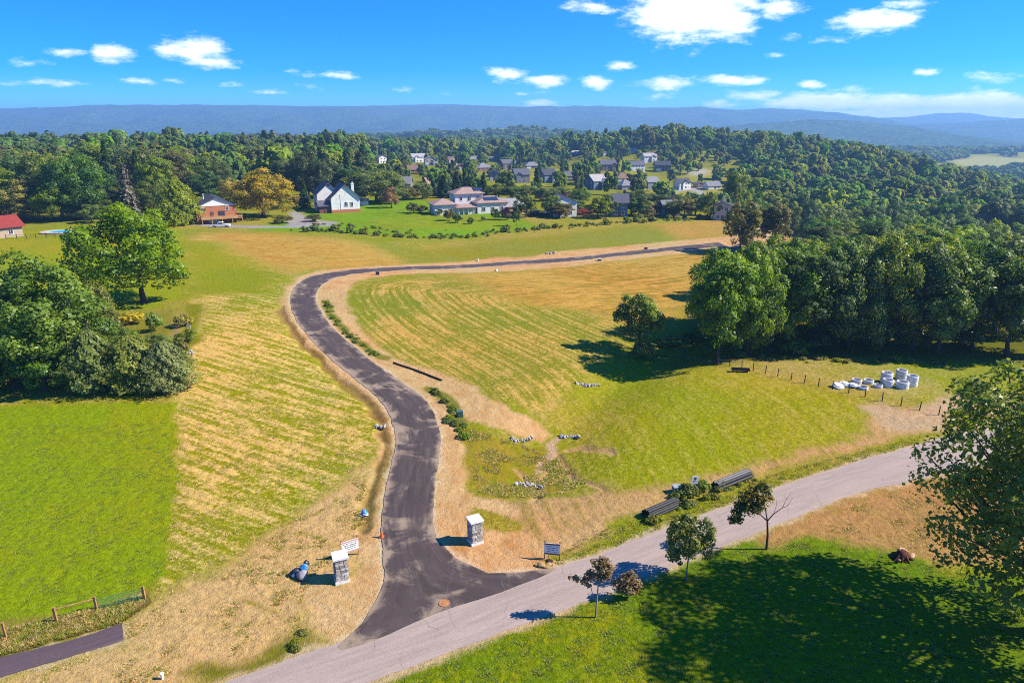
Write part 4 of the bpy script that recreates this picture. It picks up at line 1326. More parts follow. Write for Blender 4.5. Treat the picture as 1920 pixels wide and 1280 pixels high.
o = limb_tree('withered_tree', None, [
    ([(0, 0, -.2), (.02, 0, 1.4), (.08, 0, 2.9), (.1, 0, 4.6)], .085, .03), ([(.03, 0, 1.4), (-.3, 0, 2.0), (-.45, 0, 2.7), (-.9, 0, 3.2)], .045, .015),
    ([(.08, 0, 2.9), (-.6, 0, 3.3), (-1.7, 0, 3.5)], .03, .01), ([(.08, 0, 2.9), (.5, .1, 3.5), (.8, .1, 4.0)], .03, .01)],
    [(-.9, 0, 3.3, .4), (-1.5, 0, 3.5, .32), (-2.0, 0, 3.6, .22), (-.4, .1, 3.7, .55), (.2, 0, 4.3, .6), (.6, 0, 3.7, .5), (.2, .1, 3.5, .5), (-.1, 0, 4.8, .45), (.5, .1, 4.7, .5), (.85, 0, 4.4, .4), (-.6, 0, 2.9, .25), (.3, 0, 5.15, .3)],
    'brown', 1500, .15, BARK_P, g, 122, .5)
tag(o, 'slender withered tree with brown leaves at the road edge', 'tree')
g = at(1176, 1122)
o = limb_tree('withered_shrub', None, [([(0, 0, -.2), (.05, 0, .5), (.2, 0, 1.6)], .04, .012), ([(-.1, 0, -.1), (-.3, 0, .6), (-.7, 0, 1.5)], .035, .012), ([(.1, .1, 0), (.4, .1, .8), (.6, .1, 1.6)], .03, .01)],
              [(-.7, 0, 1.4, .5), (-.2, 0, 1.8, .55), (.3, .1, 1.7, .55), (.6, 0, 1.3, .5), (0, -.2, 1.1, .55), (-.5, .1, .9, .4), (.45, 0, .8, .4), (.15, 0, 2.3, .35)], 'brown', 1500, .15, BARK_D, g, 123, .5)
tag(o, 'low withered brown shrub right of the slender withered tree', 'shrub')

# ------------------------------------------------------------------ woodland too dense to count: instances on one points mesh
def scatter(name, pts, scales, rots, idx, protos, label, kind='stuff'):
    """one object: points that carry instances of the prototype meshes"""
    coll = bpy.data.collections.new(name + '_sources')
    for k, me in enumerate(protos):
        coll.objects.link(bpy.data.objects.new('%s_%02d' % (name, k), me))
    me = bpy.data.meshes.new(name)
    n = len(pts)
    me.vertices.add(n)
    me.vertices.foreach_set('co', np.asarray(pts, np.float32).ravel())
    a = me.attributes.new('sc', 'FLOAT_VECTOR', 'POINT'); a.data.foreach_set('vector', np.asarray(scales, np.float32).ravel())
    a = me.attributes.new('rt', 'FLOAT_VECTOR', 'POINT'); a.data.foreach_set('vector', np.asarray(rots, np.float32).ravel())
    a = me.attributes.new('ix', 'INT', 'POINT'); a.data.foreach_set('value', np.asarray(idx, np.int32))
    o = link(name, me)
    ng = bpy.data.node_groups.new(name, 'GeometryNodeTree')
    ng.interface.new_socket(name='Geometry', in_out='INPUT', socket_type='NodeSocketGeometry')
    ng.interface.new_socket(name='Geometry', in_out='OUTPUT', socket_type='NodeSocketGeometry')
    N_ = ng.nodes
    gi, go = N_.new('NodeGroupInput'), N_.new('NodeGroupOutput')
    ci = N_.new('GeometryNodeCollectionInfo')
    ci.inputs['Collection'].default_value = coll
    ci.inputs['Separate Children'].default_value = True
    ci.inputs['Reset Children'].default_value = True
    ip = N_.new('GeometryNodeInstanceOnPoints')
    ip.inputs['Pick Instance'].default_value = True
    L = ng.links
    L.new(gi.outputs[0], ip.inputs['Points'])
    L.new(ci.outputs[0], ip.inputs['Instance'])
    for nm, typ, sock in (('sc', 'FLOAT_VECTOR', 'Scale'), ('rt', 'FLOAT_VECTOR', 'Rotation'), ('ix', 'INT', 'Instance Index')):
        na = N_.new('GeometryNodeInputNamedAttribute')
        na.data_type = typ
        na.inputs['Name'].default_value = nm
        L.new(na.outputs[0], ip.inputs[sock])
    L.new(ip.outputs[0], go.inputs[0])
    md = o.modifiers.new('scatter', 'NODES')
    md.node_group = ng
    o['kind'] = kind
    o['label'] = label
    return o


def far_crown(seed, n, leaf, m='far', flat=.85, tall=1.0):
    rng = np.random.default_rng(seed)
    C, Rr, D = lobes(rng, 4.6, 4.6 * tall, 5.6 * tall, 30, .36, -.5)
    p, nr, sz, tone = leafy(rng, C, Rr, D, n, leaf, flat, .7, .45, .35)
    return cards('crown', p, nr, sz, tone, LEAF[m], 1.3, rng=rng, soft=leafy.soft)


FARP = [far_crown(200 + i, 640, 1.35, 'far', .85, 1.0 + .12 * (i % 3)) for i in range(5)]
FARP.append(proto_conifer(210, 13, 6.5, 330, 1.3, 'farspruce', 9, .4, .03, .3)['crown'])

HOUSE_SPOTS = []       # filled by the houses: x, y, half width


def clear_of_houses(x, y):
    ok = np.ones(len(x), bool)
    for hx, hy, hw in HOUSE_SPOTS:
        k = hx / hy                      # the line of sight towards the street in front
        dx = x - (hx + (y - hy) * k)
        front = (y < hy) & (y > hy - 190) & (np.abs(dx) < hw * .8)
        near = np.hypot(x - hx, (y - hy)) < hw * 1.15 + 4
        ok &= ~(front | near)
    return ok

# ------------------------------------------------------------------ buildings
GLASS = mat('window_glass', (.03, .04, .055), .12, .6)
WHITE = mat('white_trim', (.62, .62, .60), .5, .3, .06)
TRIM_D = mat('dark_trim', (.06, .055, .05), .6, .3)
DECK = wall_mat('deck_timber', P(226, 178, 118), 'siding')
BRICK_O = wall_mat('brick_orange', P(228, 142, 94), 'brick')
BRICK_R = wall_mat('brick_red', P(160, 92, 74), 'brick')
BRICK_B = wall_mat('brick_brown', P(132, 98, 84), 'brick')
SID = {'white': wall_mat('siding_white', (.62, .61, .59)), 'cream': wall_mat('siding_cream', P(238, 222, 200)), 'grey': wall_mat('siding_grey', P(150, 152, 160)), 'blue': wall_mat('siding_blue', P(120, 140, 168)),
       'tan': wall_mat('siding_tan', P(206, 182, 154)), 'brick': BRICK_B, 'red': BRICK_R, 'orange': BRICK_O}
ROOF = {'grey': roof_mat('roof_grey', P(150, 150, 156)), 'dark': roof_mat('roof_charcoal', P(78, 80, 92)), 'brown': roof_mat('roof_brown', P(150, 116, 100)), 'light': roof_mat('roof_light', P(196, 192, 190)),
        'red': roof_mat('roof_red', P(170, 66, 58)), 'tan': roof_mat('roof_tan', P(190, 160, 136)), 'blue': roof_mat('roof_blue', P(116, 130, 158)), 'slate': roof_mat('roof_slate', P(112, 112, 124))}

_wf = MB()
for c, s in (((0, 0, .53), (1.16, .12, .10)), ((0, 0, -.53), (1.22, .16, .10)), ((-.53, 0, 0), (.1, .12, .96)), ((.53, 0, 0), (.1, .12, .96)), ((0, 0, 0), (.05, .09, .96))):
    _wf.box(c, s)
WFRAME = _wf.mesh('window', WHITE)
WPANE = MB().box((0, 0, 0), (.98, .05, .98)).mesh('pane', GLASS)
DOORM = MB().box((0, 0, 0), (1, .08, 1)).box((0, -.03, .2), (.6, .06, .35)).mesh('door', mat('door_paint', (.12, .06, .05), .5))
GDOOR = MB()
for k in range(4):
    GDOOR.box((0, 0, -.375 + k * .25), (1, .08, .235))
GDOOR = GDOOR.mesh('garage_door', WHITE)


def gable_walls(b, w_, d_, h_, ph, ridge, x0, y0, z0, down):
    x, y = w_ / 2, d_ / 2
    B = [(-x, -y), (x, -y), (x, y), (-x, y)]
    vs = [(x0 + p[0], y0 + p[1], z0 - down) for p in B] + [(x0 + p[0], y0 + p[1], z0 + h_) for p in B]
    fs = [(0, 1, 5, 4), (1, 2, 6, 5), (2, 3, 7, 6), (3, 0, 4, 7)]
    if ridge == 'x':
        vs += [(x0 - x, y0, z0 + h_ + ph), (x0 + x, y0, z0 + h_ + ph)]
        fs += [(4, 8, 7), (5, 6, 9)]
    elif ridge == 'y':
        vs += [(x0, y0 - y, z0 + h_ + ph), (x0, y0 + y, z0 + h_ + ph)]
        fs += [(4, 5, 8), (6, 7, 9)]
    b.add(vs, fs)


def roof_mesh(b, w_, d_, h_, ph, ridge, x0, y0, z0, oh=.5, th=.22):
    x, y = w_ / 2 + oh, d_ / 2 + oh
    if ridge in 'xy':
        k = (ph / (d_ / 2) if ridge == 'x' else ph / (w_ / 2)) * oh
        e, r = z0 + h_ - k + .06, z0 + h_ + ph + .06
        if ridge == 'x':
            top = [(-x, -y, e), (x, -y, e), (x, 0, r), (-x, 0, r), (x, y, e), (-x, y, e)]
            F = [(0, 1, 2, 3), (3, 2, 4, 5)]
        else:
            top = [(-x, -y, e), (-x, y, e), (0, y, r), (0, -y, r), (x, y, e), (x, -y, e)]
            F = [(3, 2, 1, 0), (5, 4, 2, 3)]
        top = [(p[0] + x0, p[1] + y0, p[2]) for p in top]
        bot = [(p[0], p[1], p[2] - th) for p in top]
        vs = top + bot
        fs = F + [tuple(i + 6 for i in reversed(f)) for f in F]
        outline = [0, 1, 2, 4, 5, 3]
        for i in range(6):
            a, c = outline[i], outline[(i + 1) % 6]
            fs.append((c, a, a + 6, c + 6))
        b.add(vs, fs)
    else:                                     # hip
        e, r = z0 + h_ - .05, z0 + h_ + ph
        if w_ >= d_:
            q = x - y
            rd = [(-q, 0, r), (q, 0, r)]
            F = [(0, 1, 5, 4), (1, 2, 5), (2, 3, 4, 5), (3, 0, 4)]
        else:
            q = y - x
            rd = [(0, -q, r), (0, q, r)]
            F = [(0, 1, 4), (1, 2, 5, 4), (2, 3, 5), (3, 0, 4, 5)]
        top = [(-x, -y, e), (x, -y, e), (x, y, e), (-x, y, e)] + rd
        top = [(p[0] + x0, p[1] + y0, p[2]) for p in top]
        n_ = len(top)
        bot = [(p[0], p[1], p[2] - th) for p in top[:4]]
        fs = F + [(n_ + 3, n_ + 2, n_ + 1, n_)] + [(i, n_ + i, n_ + (i + 1) % 4, (i + 1) % 4) for i in range(4)]
        b.add(top + bot, fs)


def block(parent, w_, d_, h_, ph, ridge, wall, roof, x0=0., y0=0., z0=0., oh=.5, down=2.0, gable=None):
    b = MB(); gable_walls(b, w_, d_, h_, ph, ridge, x0, y0, z0, down)
    wl = b.build('wall', wall, parent)
    b = MB(); roof_mesh(b, w_, d_, h_, ph, ridge, x0, y0, z0, oh)
    rf = b.build('roof', roof, parent)
    return wl, rf


def window(parent, x, y, z, w_, h_, face):
    rz = {'f': 0, 'r': R(90), 'l': R(-90), 'b': R(180)}[face]
    o = link('window', WFRAME, parent, (x, y, z), (0, 0, rz), (w_, 1, h_))
    link('pane', WPANE, o)
    return o


def windows(parent, w_, d_, z0, face, n_, w1=1.1, h1=1.5, x0=0., y0=0., zc=1.7):
    for k in range(n_):
        t_ = (k + .5) / n_ - .5
        if face == 'f':
            window(parent, x0 + t_ * w_ * .9, y0 - d_ / 2 - .02, z0 + zc, w1, h1, 'f')
        elif face == 'r':
            window(parent, x0 + w_ / 2 + .02, y0 + t_ * d_ * .9, z0 + zc, w1, h1, 'r')
        else:
            window(parent, x0 - w_ / 2 - .02, y0 + t_ * d_ * .9, z0 + zc, w1, h1, 'l')


def simple_house(px, py, wpx, d_, st, ridge, rz, wall, roof, label, wing=None, chim=True, gar=False):
    g = at(px, py)
    w_ = max(6.5, wpx * mpp(g))
    h_ = 3.0 * st
    o = thing('house', label, 'house', g, R(rz), 'houses of the far estate')
    ph = (d_ if ridge == 'x' else w_ * .62 if ridge == 'y' else min(w_, d_)) * .36
    wl, rf = block(o, w_, d_, h_, ph, ridge, SID[wall], ROOF[roof])
    for s_ in range(st):
        windows(o, w_, d_, s_ * 2.9, 'f', max(2, int(w_ / 3.6)), 1.2, 1.5)
        windows(o, w_, d_, s_ * 2.9, 'r', 2, 1.1, 1.4)
        windows(o, w_, d_, s_ * 2.9, 'l', 2, 1.1, 1.4)
    link('door', DOORM, o, (w_ * .04, -d_ / 2 - .04, 1.05), None, (1.1, 1, 2.1))
    if wing:
        wx_, ww, wd = wing
        block(o, ww, wd, h_ * .9, ww * .36, 'y', SID[wall], ROOF[roof], wx_ * w_, -d_ / 2 - wd / 2 + 1.5)
        windows(o, ww, wd, 0, 'f', 1, 1.6, 1.6, wx_ * w_, -d_ / 2 - wd / 2 + 1.5)
        windows(o, ww, wd, h_ * .45, 'f', 1, 1.4, 1.2, wx_ * w_, -d_ / 2 - wd / 2 + 1.5, 2.4)
    if gar:
        link('garage_door', GDOOR, o, (-w_ * .28, -d_ / 2 - .06, 1.15), None, (min(4.6, w_ * .36), 1, 2.3))
    if chim:
        MB().box((w_ * .3, d_ * .15, h_ + ph * .8), (.9, .7, ph * 1.2)).box((w_ * .3, d_ * .15, h_ + ph * 1.42), (1.1, .9, .18)).build('chimney', BRICK_R, rf)
    HOUSE_SPOTS.append((g.x, g.y, w_ * .6))
    return o


FAR_HOUSES = [
    (715, 306, 16, 9, 2, 'y', 10, 'white', 'blue', 'small white gabled house at the left end of the estate', None),
    (784, 304, 28, 9, 2, 'x', 5, 'white', 'light', 'white house with pale roof, second from the estate\'s left end', (-.2, 5, 4)),
    (808, 310, 24, 9, 2, 'y', -10, 'cream', 'light', 'cream house with pale gable beside the white pale-roofed house', (.3, 4, 3)),
    (776, 324, 26, 9, 1, 'x', 0, 'red', 'brown', 'red brick bungalow half hidden below the white pale-roofed house', None),
    (847, 310, 22, 10, 2, 'y', 12, 'tan', 'tan', 'tall peach gabled house in the upper left estate', (.3, 5, 3)),
    (866, 318, 20, 9, 1, 'y', -12, 'red', 'brown', 'brown gabled house just below the tall peach house', None),
    (888, 302, 24, 9, 1, 'x', 4, 'grey', 'grey', 'long low grey house above the grey hipped house', None),
    (924, 303, 23, 9, 1, 'x', -4, 'white', 'grey', 'long low white house with grey roof and end gable', (.38, 4, 3)),
    (905, 320, 28, 10, 1, 'h', 6, 'red', 'grey', 'brick house with grey hipped roof on open lawn', None),
    (950, 318, 26, 9, 2, 'x', 8, 'brick', 'slate', 'purple-brown brick house right of the grey hipped house', (.25, 5, 3)),
    (996, 316, 28, 10, 1, 'h', -6, 'brick', 'grey', 'brown brick house with a wide grey hipped roof', None),
    (1006, 300, 22, 9, 1, 'y', 0, 'grey', 'slate', 'small grey gabled house above the wide hipped house', None),
    (926, 338, 14, 8, 2, 'y', -20, 'grey', 'slate', 'narrow grey gabled house left of the twin-gabled house', None),
    (976, 342, 28, 10, 2, 'x', -8, 'grey', 'slate', 'grey house with twin steep gables in mid estate', (-.25, 5, 4)),
    (1026, 342, 28, 10, 2, 'x', 6, 'blue', 'dark', 'dark-roofed blue house with front gable in mid estate', (.2, 5, 4)),
    (1068, 336, 24, 9, 1, 'x', 0, 'grey', 'slate', 'low grey house with a long slate roof', None),
    (1080, 292, 20, 9, 1, 'x', -8, 'blue', 'light', 'pale blue house with light roof high on the estate', None),
    (1138, 320, 30, 10, 2, 'x', -14, 'brick', 'slate', 'brown brick two-storey house left of the white balcony house', (.36, 5, 2)),
    (1192, 320, 29, 10, 2, 'x', -10, 'white', 'slate', 'white two-storey balcony house between two brown brick houses', None),
    (1216, 303, 26, 9, 2, 'x', -6, 'white', 'light', 'bright white modern house at the wood edge', (.2, 5, 3)),
    (1241, 320, 29, 10, 2, 'x', -24, 'brick', 'dark', 'brown brick house with lit end wall below the modern house', None),
    (1122, 342, 32, 10, 1, 'h', 4, 'tan', 'brown', 'brown-roofed bungalow above the blue gabled house', None),
    (1165, 341, 32, 11, 1, 'h', -4, 'red', 'brown', 'house with reddish hipped roof below the balcony house', None),
    (1118, 355, 34, 10, 2, 'x', 6, 'blue', 'light', 'blue house with pale roof and white front gable', (.15, 5, 4)),
    (1171, 355, 30, 10, 1, 'h', 0, 'grey', 'grey', 'grey house with grey hipped roof beside the blue house', None),
    (1218, 355, 27, 9, 2, 'x', 4, 'grey', 'grey', 'plain grey two-storey house left of the white portico house', None),
    (1278, 354, 26, 9, 2, 'x', 2, 'white', 'dark', 'white two-storey portico house on the green bank', (0, 6, 2.5)),
    (1334, 354, 28, 10, 1, 'x', -6, 'white', 'grey', 'white house with big grey roof at the estate\'s right end', None),
    (1309, 351, 12, 6, 1, 'y', 0, 'red', 'slate', 'little brick garage between the two white houses', None),
    (1188, 286, 16, 8, 1, 'y', 8, 'white', 'light', 'tiny white gabled house high among the trees', None),
    (1134, 292, 13, 8, 1, 'y', -8, 'white', 'tan', 'tiny white tan-roofed house left of the highest house', None),
    (372, 303, 26, 10, 2, 'x', 12, 'white', 'light', 'white house showing through the trees above the brick house', (.2, 5, 3)),
    (362, 328, 28, 10, 1, 'x', -6, 'tan', 'blue', 'pinkish house with blue-grey roof under the left trees', None),
    (465, 325, 22, 9, 1, 'x', 0, 'white', 'light', 'pale house in the gap above the gold tree', None),
    (760, 352, 24, 10, 1, 'x', -24, 'grey', 'grey', 'grey barn roof slanting left of the conifers', None),
    (806, 352, 20, 9, 1, 'x', 8, 'red', 'tan', 'low brick house left of the villa conifers', None),
]
CHIM = random.Random(3)
for hs in FAR_HOUSES:
    simple_house(*hs[:6], hs[6] + 24, *hs[7:10], wing=hs[10], chim=CHIM.random() < .5, gar=CHIM.random() < .5)

# --- houses at the field edge, partly hidden
for px, py, wpx, d_, st, ridge, rz, wall, roof, label in [
        (1160, 405, 26, 8, 2, 'x', -6, 'blue', 'slate', 'blue-grey house half hidden at the far field edge'),
        (1252, 404, 30, 9, 1, 'x', 12, 'grey', 'grey', 'grey-roofed house behind the mixed row of trees'),
        (1352, 412, 26, 9, 2, 'y', -14, 'cream', 'dark', 'cream gabled house at the far corner of the field'),
        (1052, 404, 44, 10, 2, 'y', 16, 'white', 'slate', 'steep white gabled house behind the plum and red trees')]:
    g = at(px, py)
    o = simple_house(px, py, wpx, d_, st, ridge, rz, wall, roof, label)
    o['group'] = 'houses behind the field edge'

# --- brick house with deck
g = at(404, 414)
bh = thing('brick_house', 'orange brick house with white gable and timber deck', 'house', g, R(30))
W_, D_ = 13.5, 13.0
b = MB(); x, y = W_ / 2, D_ / 2
b.add([(-x, -y, -2), (x, -y, -2), (x, y, -2), (-x, y, -2), (-x, -y, 6.2), (x, -y, 6.2), (x, y, 6.2), (-x, y, 6.2)], [(0, 1, 5, 4), (1, 2, 6, 5), (2, 3, 7, 6), (3, 0, 4, 7)])
b.build('wall', BRICK_O, bh)
b = MB(); b.add([(-x, -y - .02, 6.2), (x, -y - .02, 6.2), (0, -y - .02, 9.1), (-x, y, 6.2), (x, y, 6.2), (0, y, 9.1)], [(0, 1, 2), (5, 4, 3)]); b.box((0, -y - .06, 6.2), (W_ + .3, .12, .28))
b.build('gable', SID['white'], bh)
b = MB(); roof_mesh(b, W_, D_, 6.2, 2.9, 'y', 0, 0, 0, .55)
rf = b.build('roof', ROOF['dark'], bh)
MB().tube([(-3.0, 1.0, 7.6), (-3.0, 1.0, 9.6)], .16, 8).tube([(-3.0, 1.0, 9.5), (-3.0, 1.0, 9.75)], .26, 8).build('vent_pipe', WHITE, rf)
MB().box((-4.4, -1.5, 7.62), (1.1, 1.4, .12), ry=-.40).build('skylight', GLASS, rf)
window(bh, 3.6, -y - .03, 5.0, 1.0, 1.3, 'f'); window(bh, -4.6, -y - .03, 5.0, 1.0, 1.3, 'f')
for yy in (-3.6, 0, 3.6):
    window(bh, -x - .03, yy, 4.6, 1.0, 1.4, 'l'); window(bh, -x - .03, yy, 1.4, 1.0, 1.4, 'l')
link('door', DOORM, bh, (-1.6, -y - .05, 3.0), None, (1.1, 1, 2.2))
link('patio_door', WPANE, bh, (1.6, -y - .05, 3.1), None, (2.2, 2, 2.3))
for sx in (-5.4, -2.2, 1.2, 4.6, 8.0):
    MB().box((sx, -y - 3.3, .4), (.22, .22, 3.0)).build('deck_post', DECK, bh)
MB().box((1.2, -y - 1.75, 1.85), (13.6, 3.5, .25)).build('deck', DECK, bh)
b = MB(); b.box((1.2, -y - 3.45, 2.95), (13.6, .12, .12)).box((1.2, -y - 3.45, 2.45), (13.6, .06, .5)); b.build('railing', DECK, bh)
MB().box((8.0, -y - 1.75, 2.7), (.1, 3.4, .9)).build('railing', DECK, bh)
link('garage_door', GDOOR, bh, (-1.0, -y - .06, .35), None, (3.6, 1, 2.2))

# --- white gabled house
g = at(645, 396)
wh = thing('gabled_house', 'white gabled house on a brick base facing the meadow', 'house', g, R(24))
block(wh, 11.5, 10, 5.2, 5.2, 'y', SID['white'], ROOF['slate'], 0, 0, 1.0, .7)
MB().box((0, -.05, -.2), (11.7, 10.2, 3.0)).build('brick_base', BRICK_O, wh)
block(wh, 9.5, 10, 6.4, 4.2, 'y', SID['white'], ROOF['slate'], -5.5, 6, 1.0, .6)
block(wh, 5.0, 6, 2.9, 1.6, 'x', BRICK_R, ROOF['slate'], -8.0, -1.0, .3, .6)
window(wh, .2, -5.03, 3.4, 1.1, 1.7, 'f'); window(wh, 2.4, -5.03, 3.3, 1.1, 1.7, 'f')
window(wh, -5.5, 6 - 5.04, 10.6, 1.0, 1.1, 'f')
link('door', DOORM, wh, (-8.0, -4.06, 1.3), None, (1.0, 1, 2.0))
MB().tube([(-2.0, -5.08, -.5), (-2.0, -5.08, 7.2)], .06, 6).build('drain_pipe', WHITE, wh)
MB().box((4.6, 2.5, 8.6), (1.1, 1.0, 4.2)).box((4.6, 2.5, 10.8), (1.35, 1.25, .25)).tube([(4.6, 2.5, 10.9), (4.6, 2.5, 11.7)], .2, 8).build('chimney', WHITE, wh)
g2_ = at(682, 384)
sh = thing('garden_shed', 'small white round-roofed shed right of the gabled house', 'shed', g2_, R(10))
b = MB().box((0, 0, .9), (4.2, 3.4, 2.2)); b.build('wall', SID['white'], sh)
b = MB(); roof_mesh(b, 4.2, 3.4, 2.0, .9, 'x', 0, 0, 0, .25); b.build('roof', ROOF['light'], sh)
g3_ = at(609, 372)
nb_ = simple_house(607, 372, 16, 8, 2, 'y', 30, 'tan', 'tan', 'peach gable end showing behind the white gabled house')
nb_['group'] = 'houses behind the meadow'

# --- the villa: several hipped blocks with solar panels
g = at(886, 398)
vl = thing('villa', 'sprawling white villa with hipped pinkish roofs and solar panels', 'house', g, R(20))
PINK = roof_mat('roof_pinkish', P(196, 164, 152))
STUCCO = wall_mat('stucco_white', (.60, .58, .55))
for (w_, d_, h_, ph, x0, y0) in [(9, 9, 4.2, 2.0, -12.5, 0), (12, 9, 7.6, 2.2, -1.0, 5.5), (8.5, 5, 3.0, .8, -4.2, -2.2), (13, 9, 4.4, 2.2, 7.0, -1.0)]:
    block(vl, w_, d_, h_, ph, 'h', STUCCO, PINK, x0, y0, 0, .7)
windows(vl, 9, 9, 0, 'f', 2, 1.2, 1.6, -12.5, 0); windows(vl, 12, 9, 3.8, 'f', 3, 1.2, 1.5, -1, 5.5); windows(vl, 13, 9, 0, 'f', 3, 1.4, 1.7, 7, -1)
windows(vl, 13, 9, 0, 'r', 2, 1.2, 1.6, 7, -1); windows(vl, 12, 9, 3.6, 'r', 1, 1.2, 1.5, -1, 5.5)
for xx in (-7.6, -5.6, -3.6, -1.4):
    MB().tube([(xx, -6.2, -.6), (xx, -6.2, 2.9)], .22, 8).build('column', WHITE, vl)
b = MB(); roof_mesh(b, 8.2, 3.2, 3.0, .5, 'h', -4.4, -5.2, 0, .3); b.build('porch_roof', PINK, vl)
SOLAR = mat('solar_panel', (.02, .03, .06), .15, .6, .1)
for k in range(3):
    MB().box((4.6 + k * 2.1, -3.3, 5.62), (2.0, 3.0, .08), rx=R(23)).build('solar_panel', SOLAR, vl)
for k in range(2):
    MB().box((2.2 + k * 2.0, 3.3, 8.95), (1.9, 2.6, .08), rx=R(24)).build('solar_panel', SOLAR, vl)
MB().box((13.0, -6.5, 1.0), (5, 4, .3)).box((10.8, -8.3, 0), (.3, .3, 2.2)).box((15.2, -8.3, 0), (.3, .3, 2.2)).build('terrace', DECK, vl)
for k, (px, py, wd_, lb) in enumerate([(932, 388, 20, 'long low shed with pale metal roof right of the villa'), (942, 397, 17, 'second low pale-roofed shed nearest the villa terrace')]):
    g = at(px, py)
    s_ = thing('long_shed', lb, 'shed', g, R(-6), 'sheds beside the villa')
    block(s_, wd_, 7, 2.6, 1.3, 'x', SID['tan'], ROOF['light'], 0, 0, 0, .5)
    link('garage_door', GDOOR, s_, (-3.2, -3.56, .95), None, (3, 1, 2.1)); link('garage_door', GDOOR, s_, (2.2, -3.56, .95), None, (3, 1, 2.1))
for hx in (vl, bh, wh):
    HOUSE_SPOTS.append((hx.location.x, hx.location.y, 14))

# --- red-roofed house on the left edge and the pool
g = at(-24, 446)
rh = thing('red_roof_house', 'stone house with red metal roof at the left picture edge', 'house', g, R(-36))
STONE = wall_mat('pale_stone', P(214, 190, 164), 'brick')
block(rh, 10, 16, 3.6, 2.6, 'y', STONE, ROOF['red'], 0, 0, 0, .8)
windows(rh, 10, 16, 0, 'r', 3, 1.2, 1.4); windows(rh, 10, 16, 0, 'f', 2, 1.2, 1.4)
MB().box((1.5, 3, 6.0), (1.6, 1.1, 2.4)).box((1.5, 3, 7.2), (1.9, 1.4, .2)).build('chimney', STONE, rh)
link('door', DOORM, rh, (5.04, -5.5, 1.0), (0, 0, R(90)), (1.0, 1, 2.0))

g = at(119, 437)
pool = thing('swimming_pool', 'small oval turquoise swimming pool with pale paving', 'pool', g + Vector((0, 0, .35)), R(6))
b = MB(); ring = []
n_ = 40
def oval(a, k):
    c, s = math.cos(a), math.sin(a)
    return (4.4 * k * abs(c) ** .75 * (1 if c > 0 else -1), 2.7 * k * abs(s) ** .75 * (1 if s > 0 else -1))
out, inn = [], []
for i in range(n_):
    a = 2 * math.pi * i / n_
    out.append((*oval(a, 1.5), .25)); inn.append((*oval(a, 1.0), .25))
low = [(p[0], p[1], -1.2) for p in out]; inl = [(p[0], p[1], -.5) for p in inn]
vs = out + inn + low + inl
fs = []
for i in range(n_):
    j = (i + 1) % n_
    fs += [(i, j, n_ + j, n_ + i), (i, 2 * n_ + i, 2 * n_ + j, j), (n_ + i, n_ + j, 3 * n_ + j, 3 * n_ + i)]
b.add(vs, fs); b.build('paving', mat('pool_paving', P(228, 206, 186), .8, .2, .08, 1.5), pool)
WATER = mat('pool_water', P(50, 190, 238, .8), .1, .4, .12, .8)
b = MB(); b.add([(p[0], p[1], .12) for p in inn], [tuple(range(n_))]); b.build('water', WATER, pool)

# pool fence
WOOD = mat('fence_wood', P(120, 92, 66), .85, .15, .3, 4.0)
fe = [at(x_, y_) for x_, y_ in [(12, 449), (32, 448), (50, 448), (68, 447), (87, 446), (104, 446), (122, 445), (140, 443), (152, 442), (170, 440)]]
pf = thing('pool_fence', 'brown post and rail fence in front of the pool', 'fence', fe[0])
for p_ in fe:
    q = p_ - fe[0]
    MB().box((q.x, q.y, q.z + .7), (.14, .14, 1.6)).build('post', WOOD, pf)
for a, c in zip(fe[:-1], fe[1:]):
    for z_ in (.55, 1.15):
        MB().tube([a - fe[0] + Vector((0, 0, z_)), c - fe[0] + Vector((0, 0, z_))], .045, 5).build('rail', WOOD, pf)

# ------------------------------------------------------------------ woodland and hedges as masses
rng = np.random.default_rng(77)
def jgrid(y0, y1, s, ux):
    ys = np.arange(y0, y1, s)
    P_ = []
    for y in ys:
        hw = (y * CP + CAMH * SP) / FPX * 960 * ux + 20
        xs = np.arange(-hw, hw, s)
        P_.append(np.stack([xs + rng.uniform(-.48, .48, len(xs)) * s, y + rng.uniform(-.48, .48, len(xs)) * s], 1))
    return np.concatenate(P_)


mid = jgrid(385, 1500, 9.2, 1.12)
x, y = mid[:, 0], mid[:, 1]
colpx = 960 + x / ((y * CP + CAMH * SP) / FPX)
ok = clear_of_houses(x, y)
dens = fbm(x / 120, y / 120, 61, 3)
estate = (colpx > 690) & (colpx < 1400) & (y < 860) & (y > 380)
ok &= ~(estate & (dens < .47) & (rng.uniform(size=len(x)) < .7))
for poly, pad in (([(1262, 336), (1300, 322), (1352, 316), (1352, 332), (1290, 345)], 3), ([(1250, 360), (1262, 346), (1300, 344), (1360, 344), (1384, 364), (1340, 374), (1270, 374)], 3), ([(1010, 318), (1090, 312), (1090, 322), (1020, 326)], 2),
                  ([(940, 345), (1010, 325), (1060, 330), (1020, 352), (960, 358)], 2), ([(880, 322), (930, 312), (960, 322), (930, 330)], 2)):
    ok &= poly_sd(x, y, gpoly(poly), 20) < pad
ok &= ~((colpx > 1250) & (colpx < 1370) & (y < 480) & (y > 380) & (rng.uniform(size=len(x)) < .25))
for q in PALE_FIELDS:
    ok &= poly_sd(x, y, q, 20) < 0
thin = rng.uniform(size=len(x)) < np.where(y > 900, .92, .86)
ok &= thin
mid = mid[ok]
x, y = mid[:, 0], mid[:, 1]
colpx = colpx[ok]
est = ((colpx > 690) & (colpx < 1400) & (y < 860))
sc = rng.choice([.62, .85, 1.0, 1.15, 1.35, 1.6], len(x)) * rng.uniform(.9, 1.1, len(x)) * np.where(est, .60, 1.12)
hz_ = sc * rng.uniform(.95, 1.35, len(x))
ix = rng.integers(0, 5, len(x))
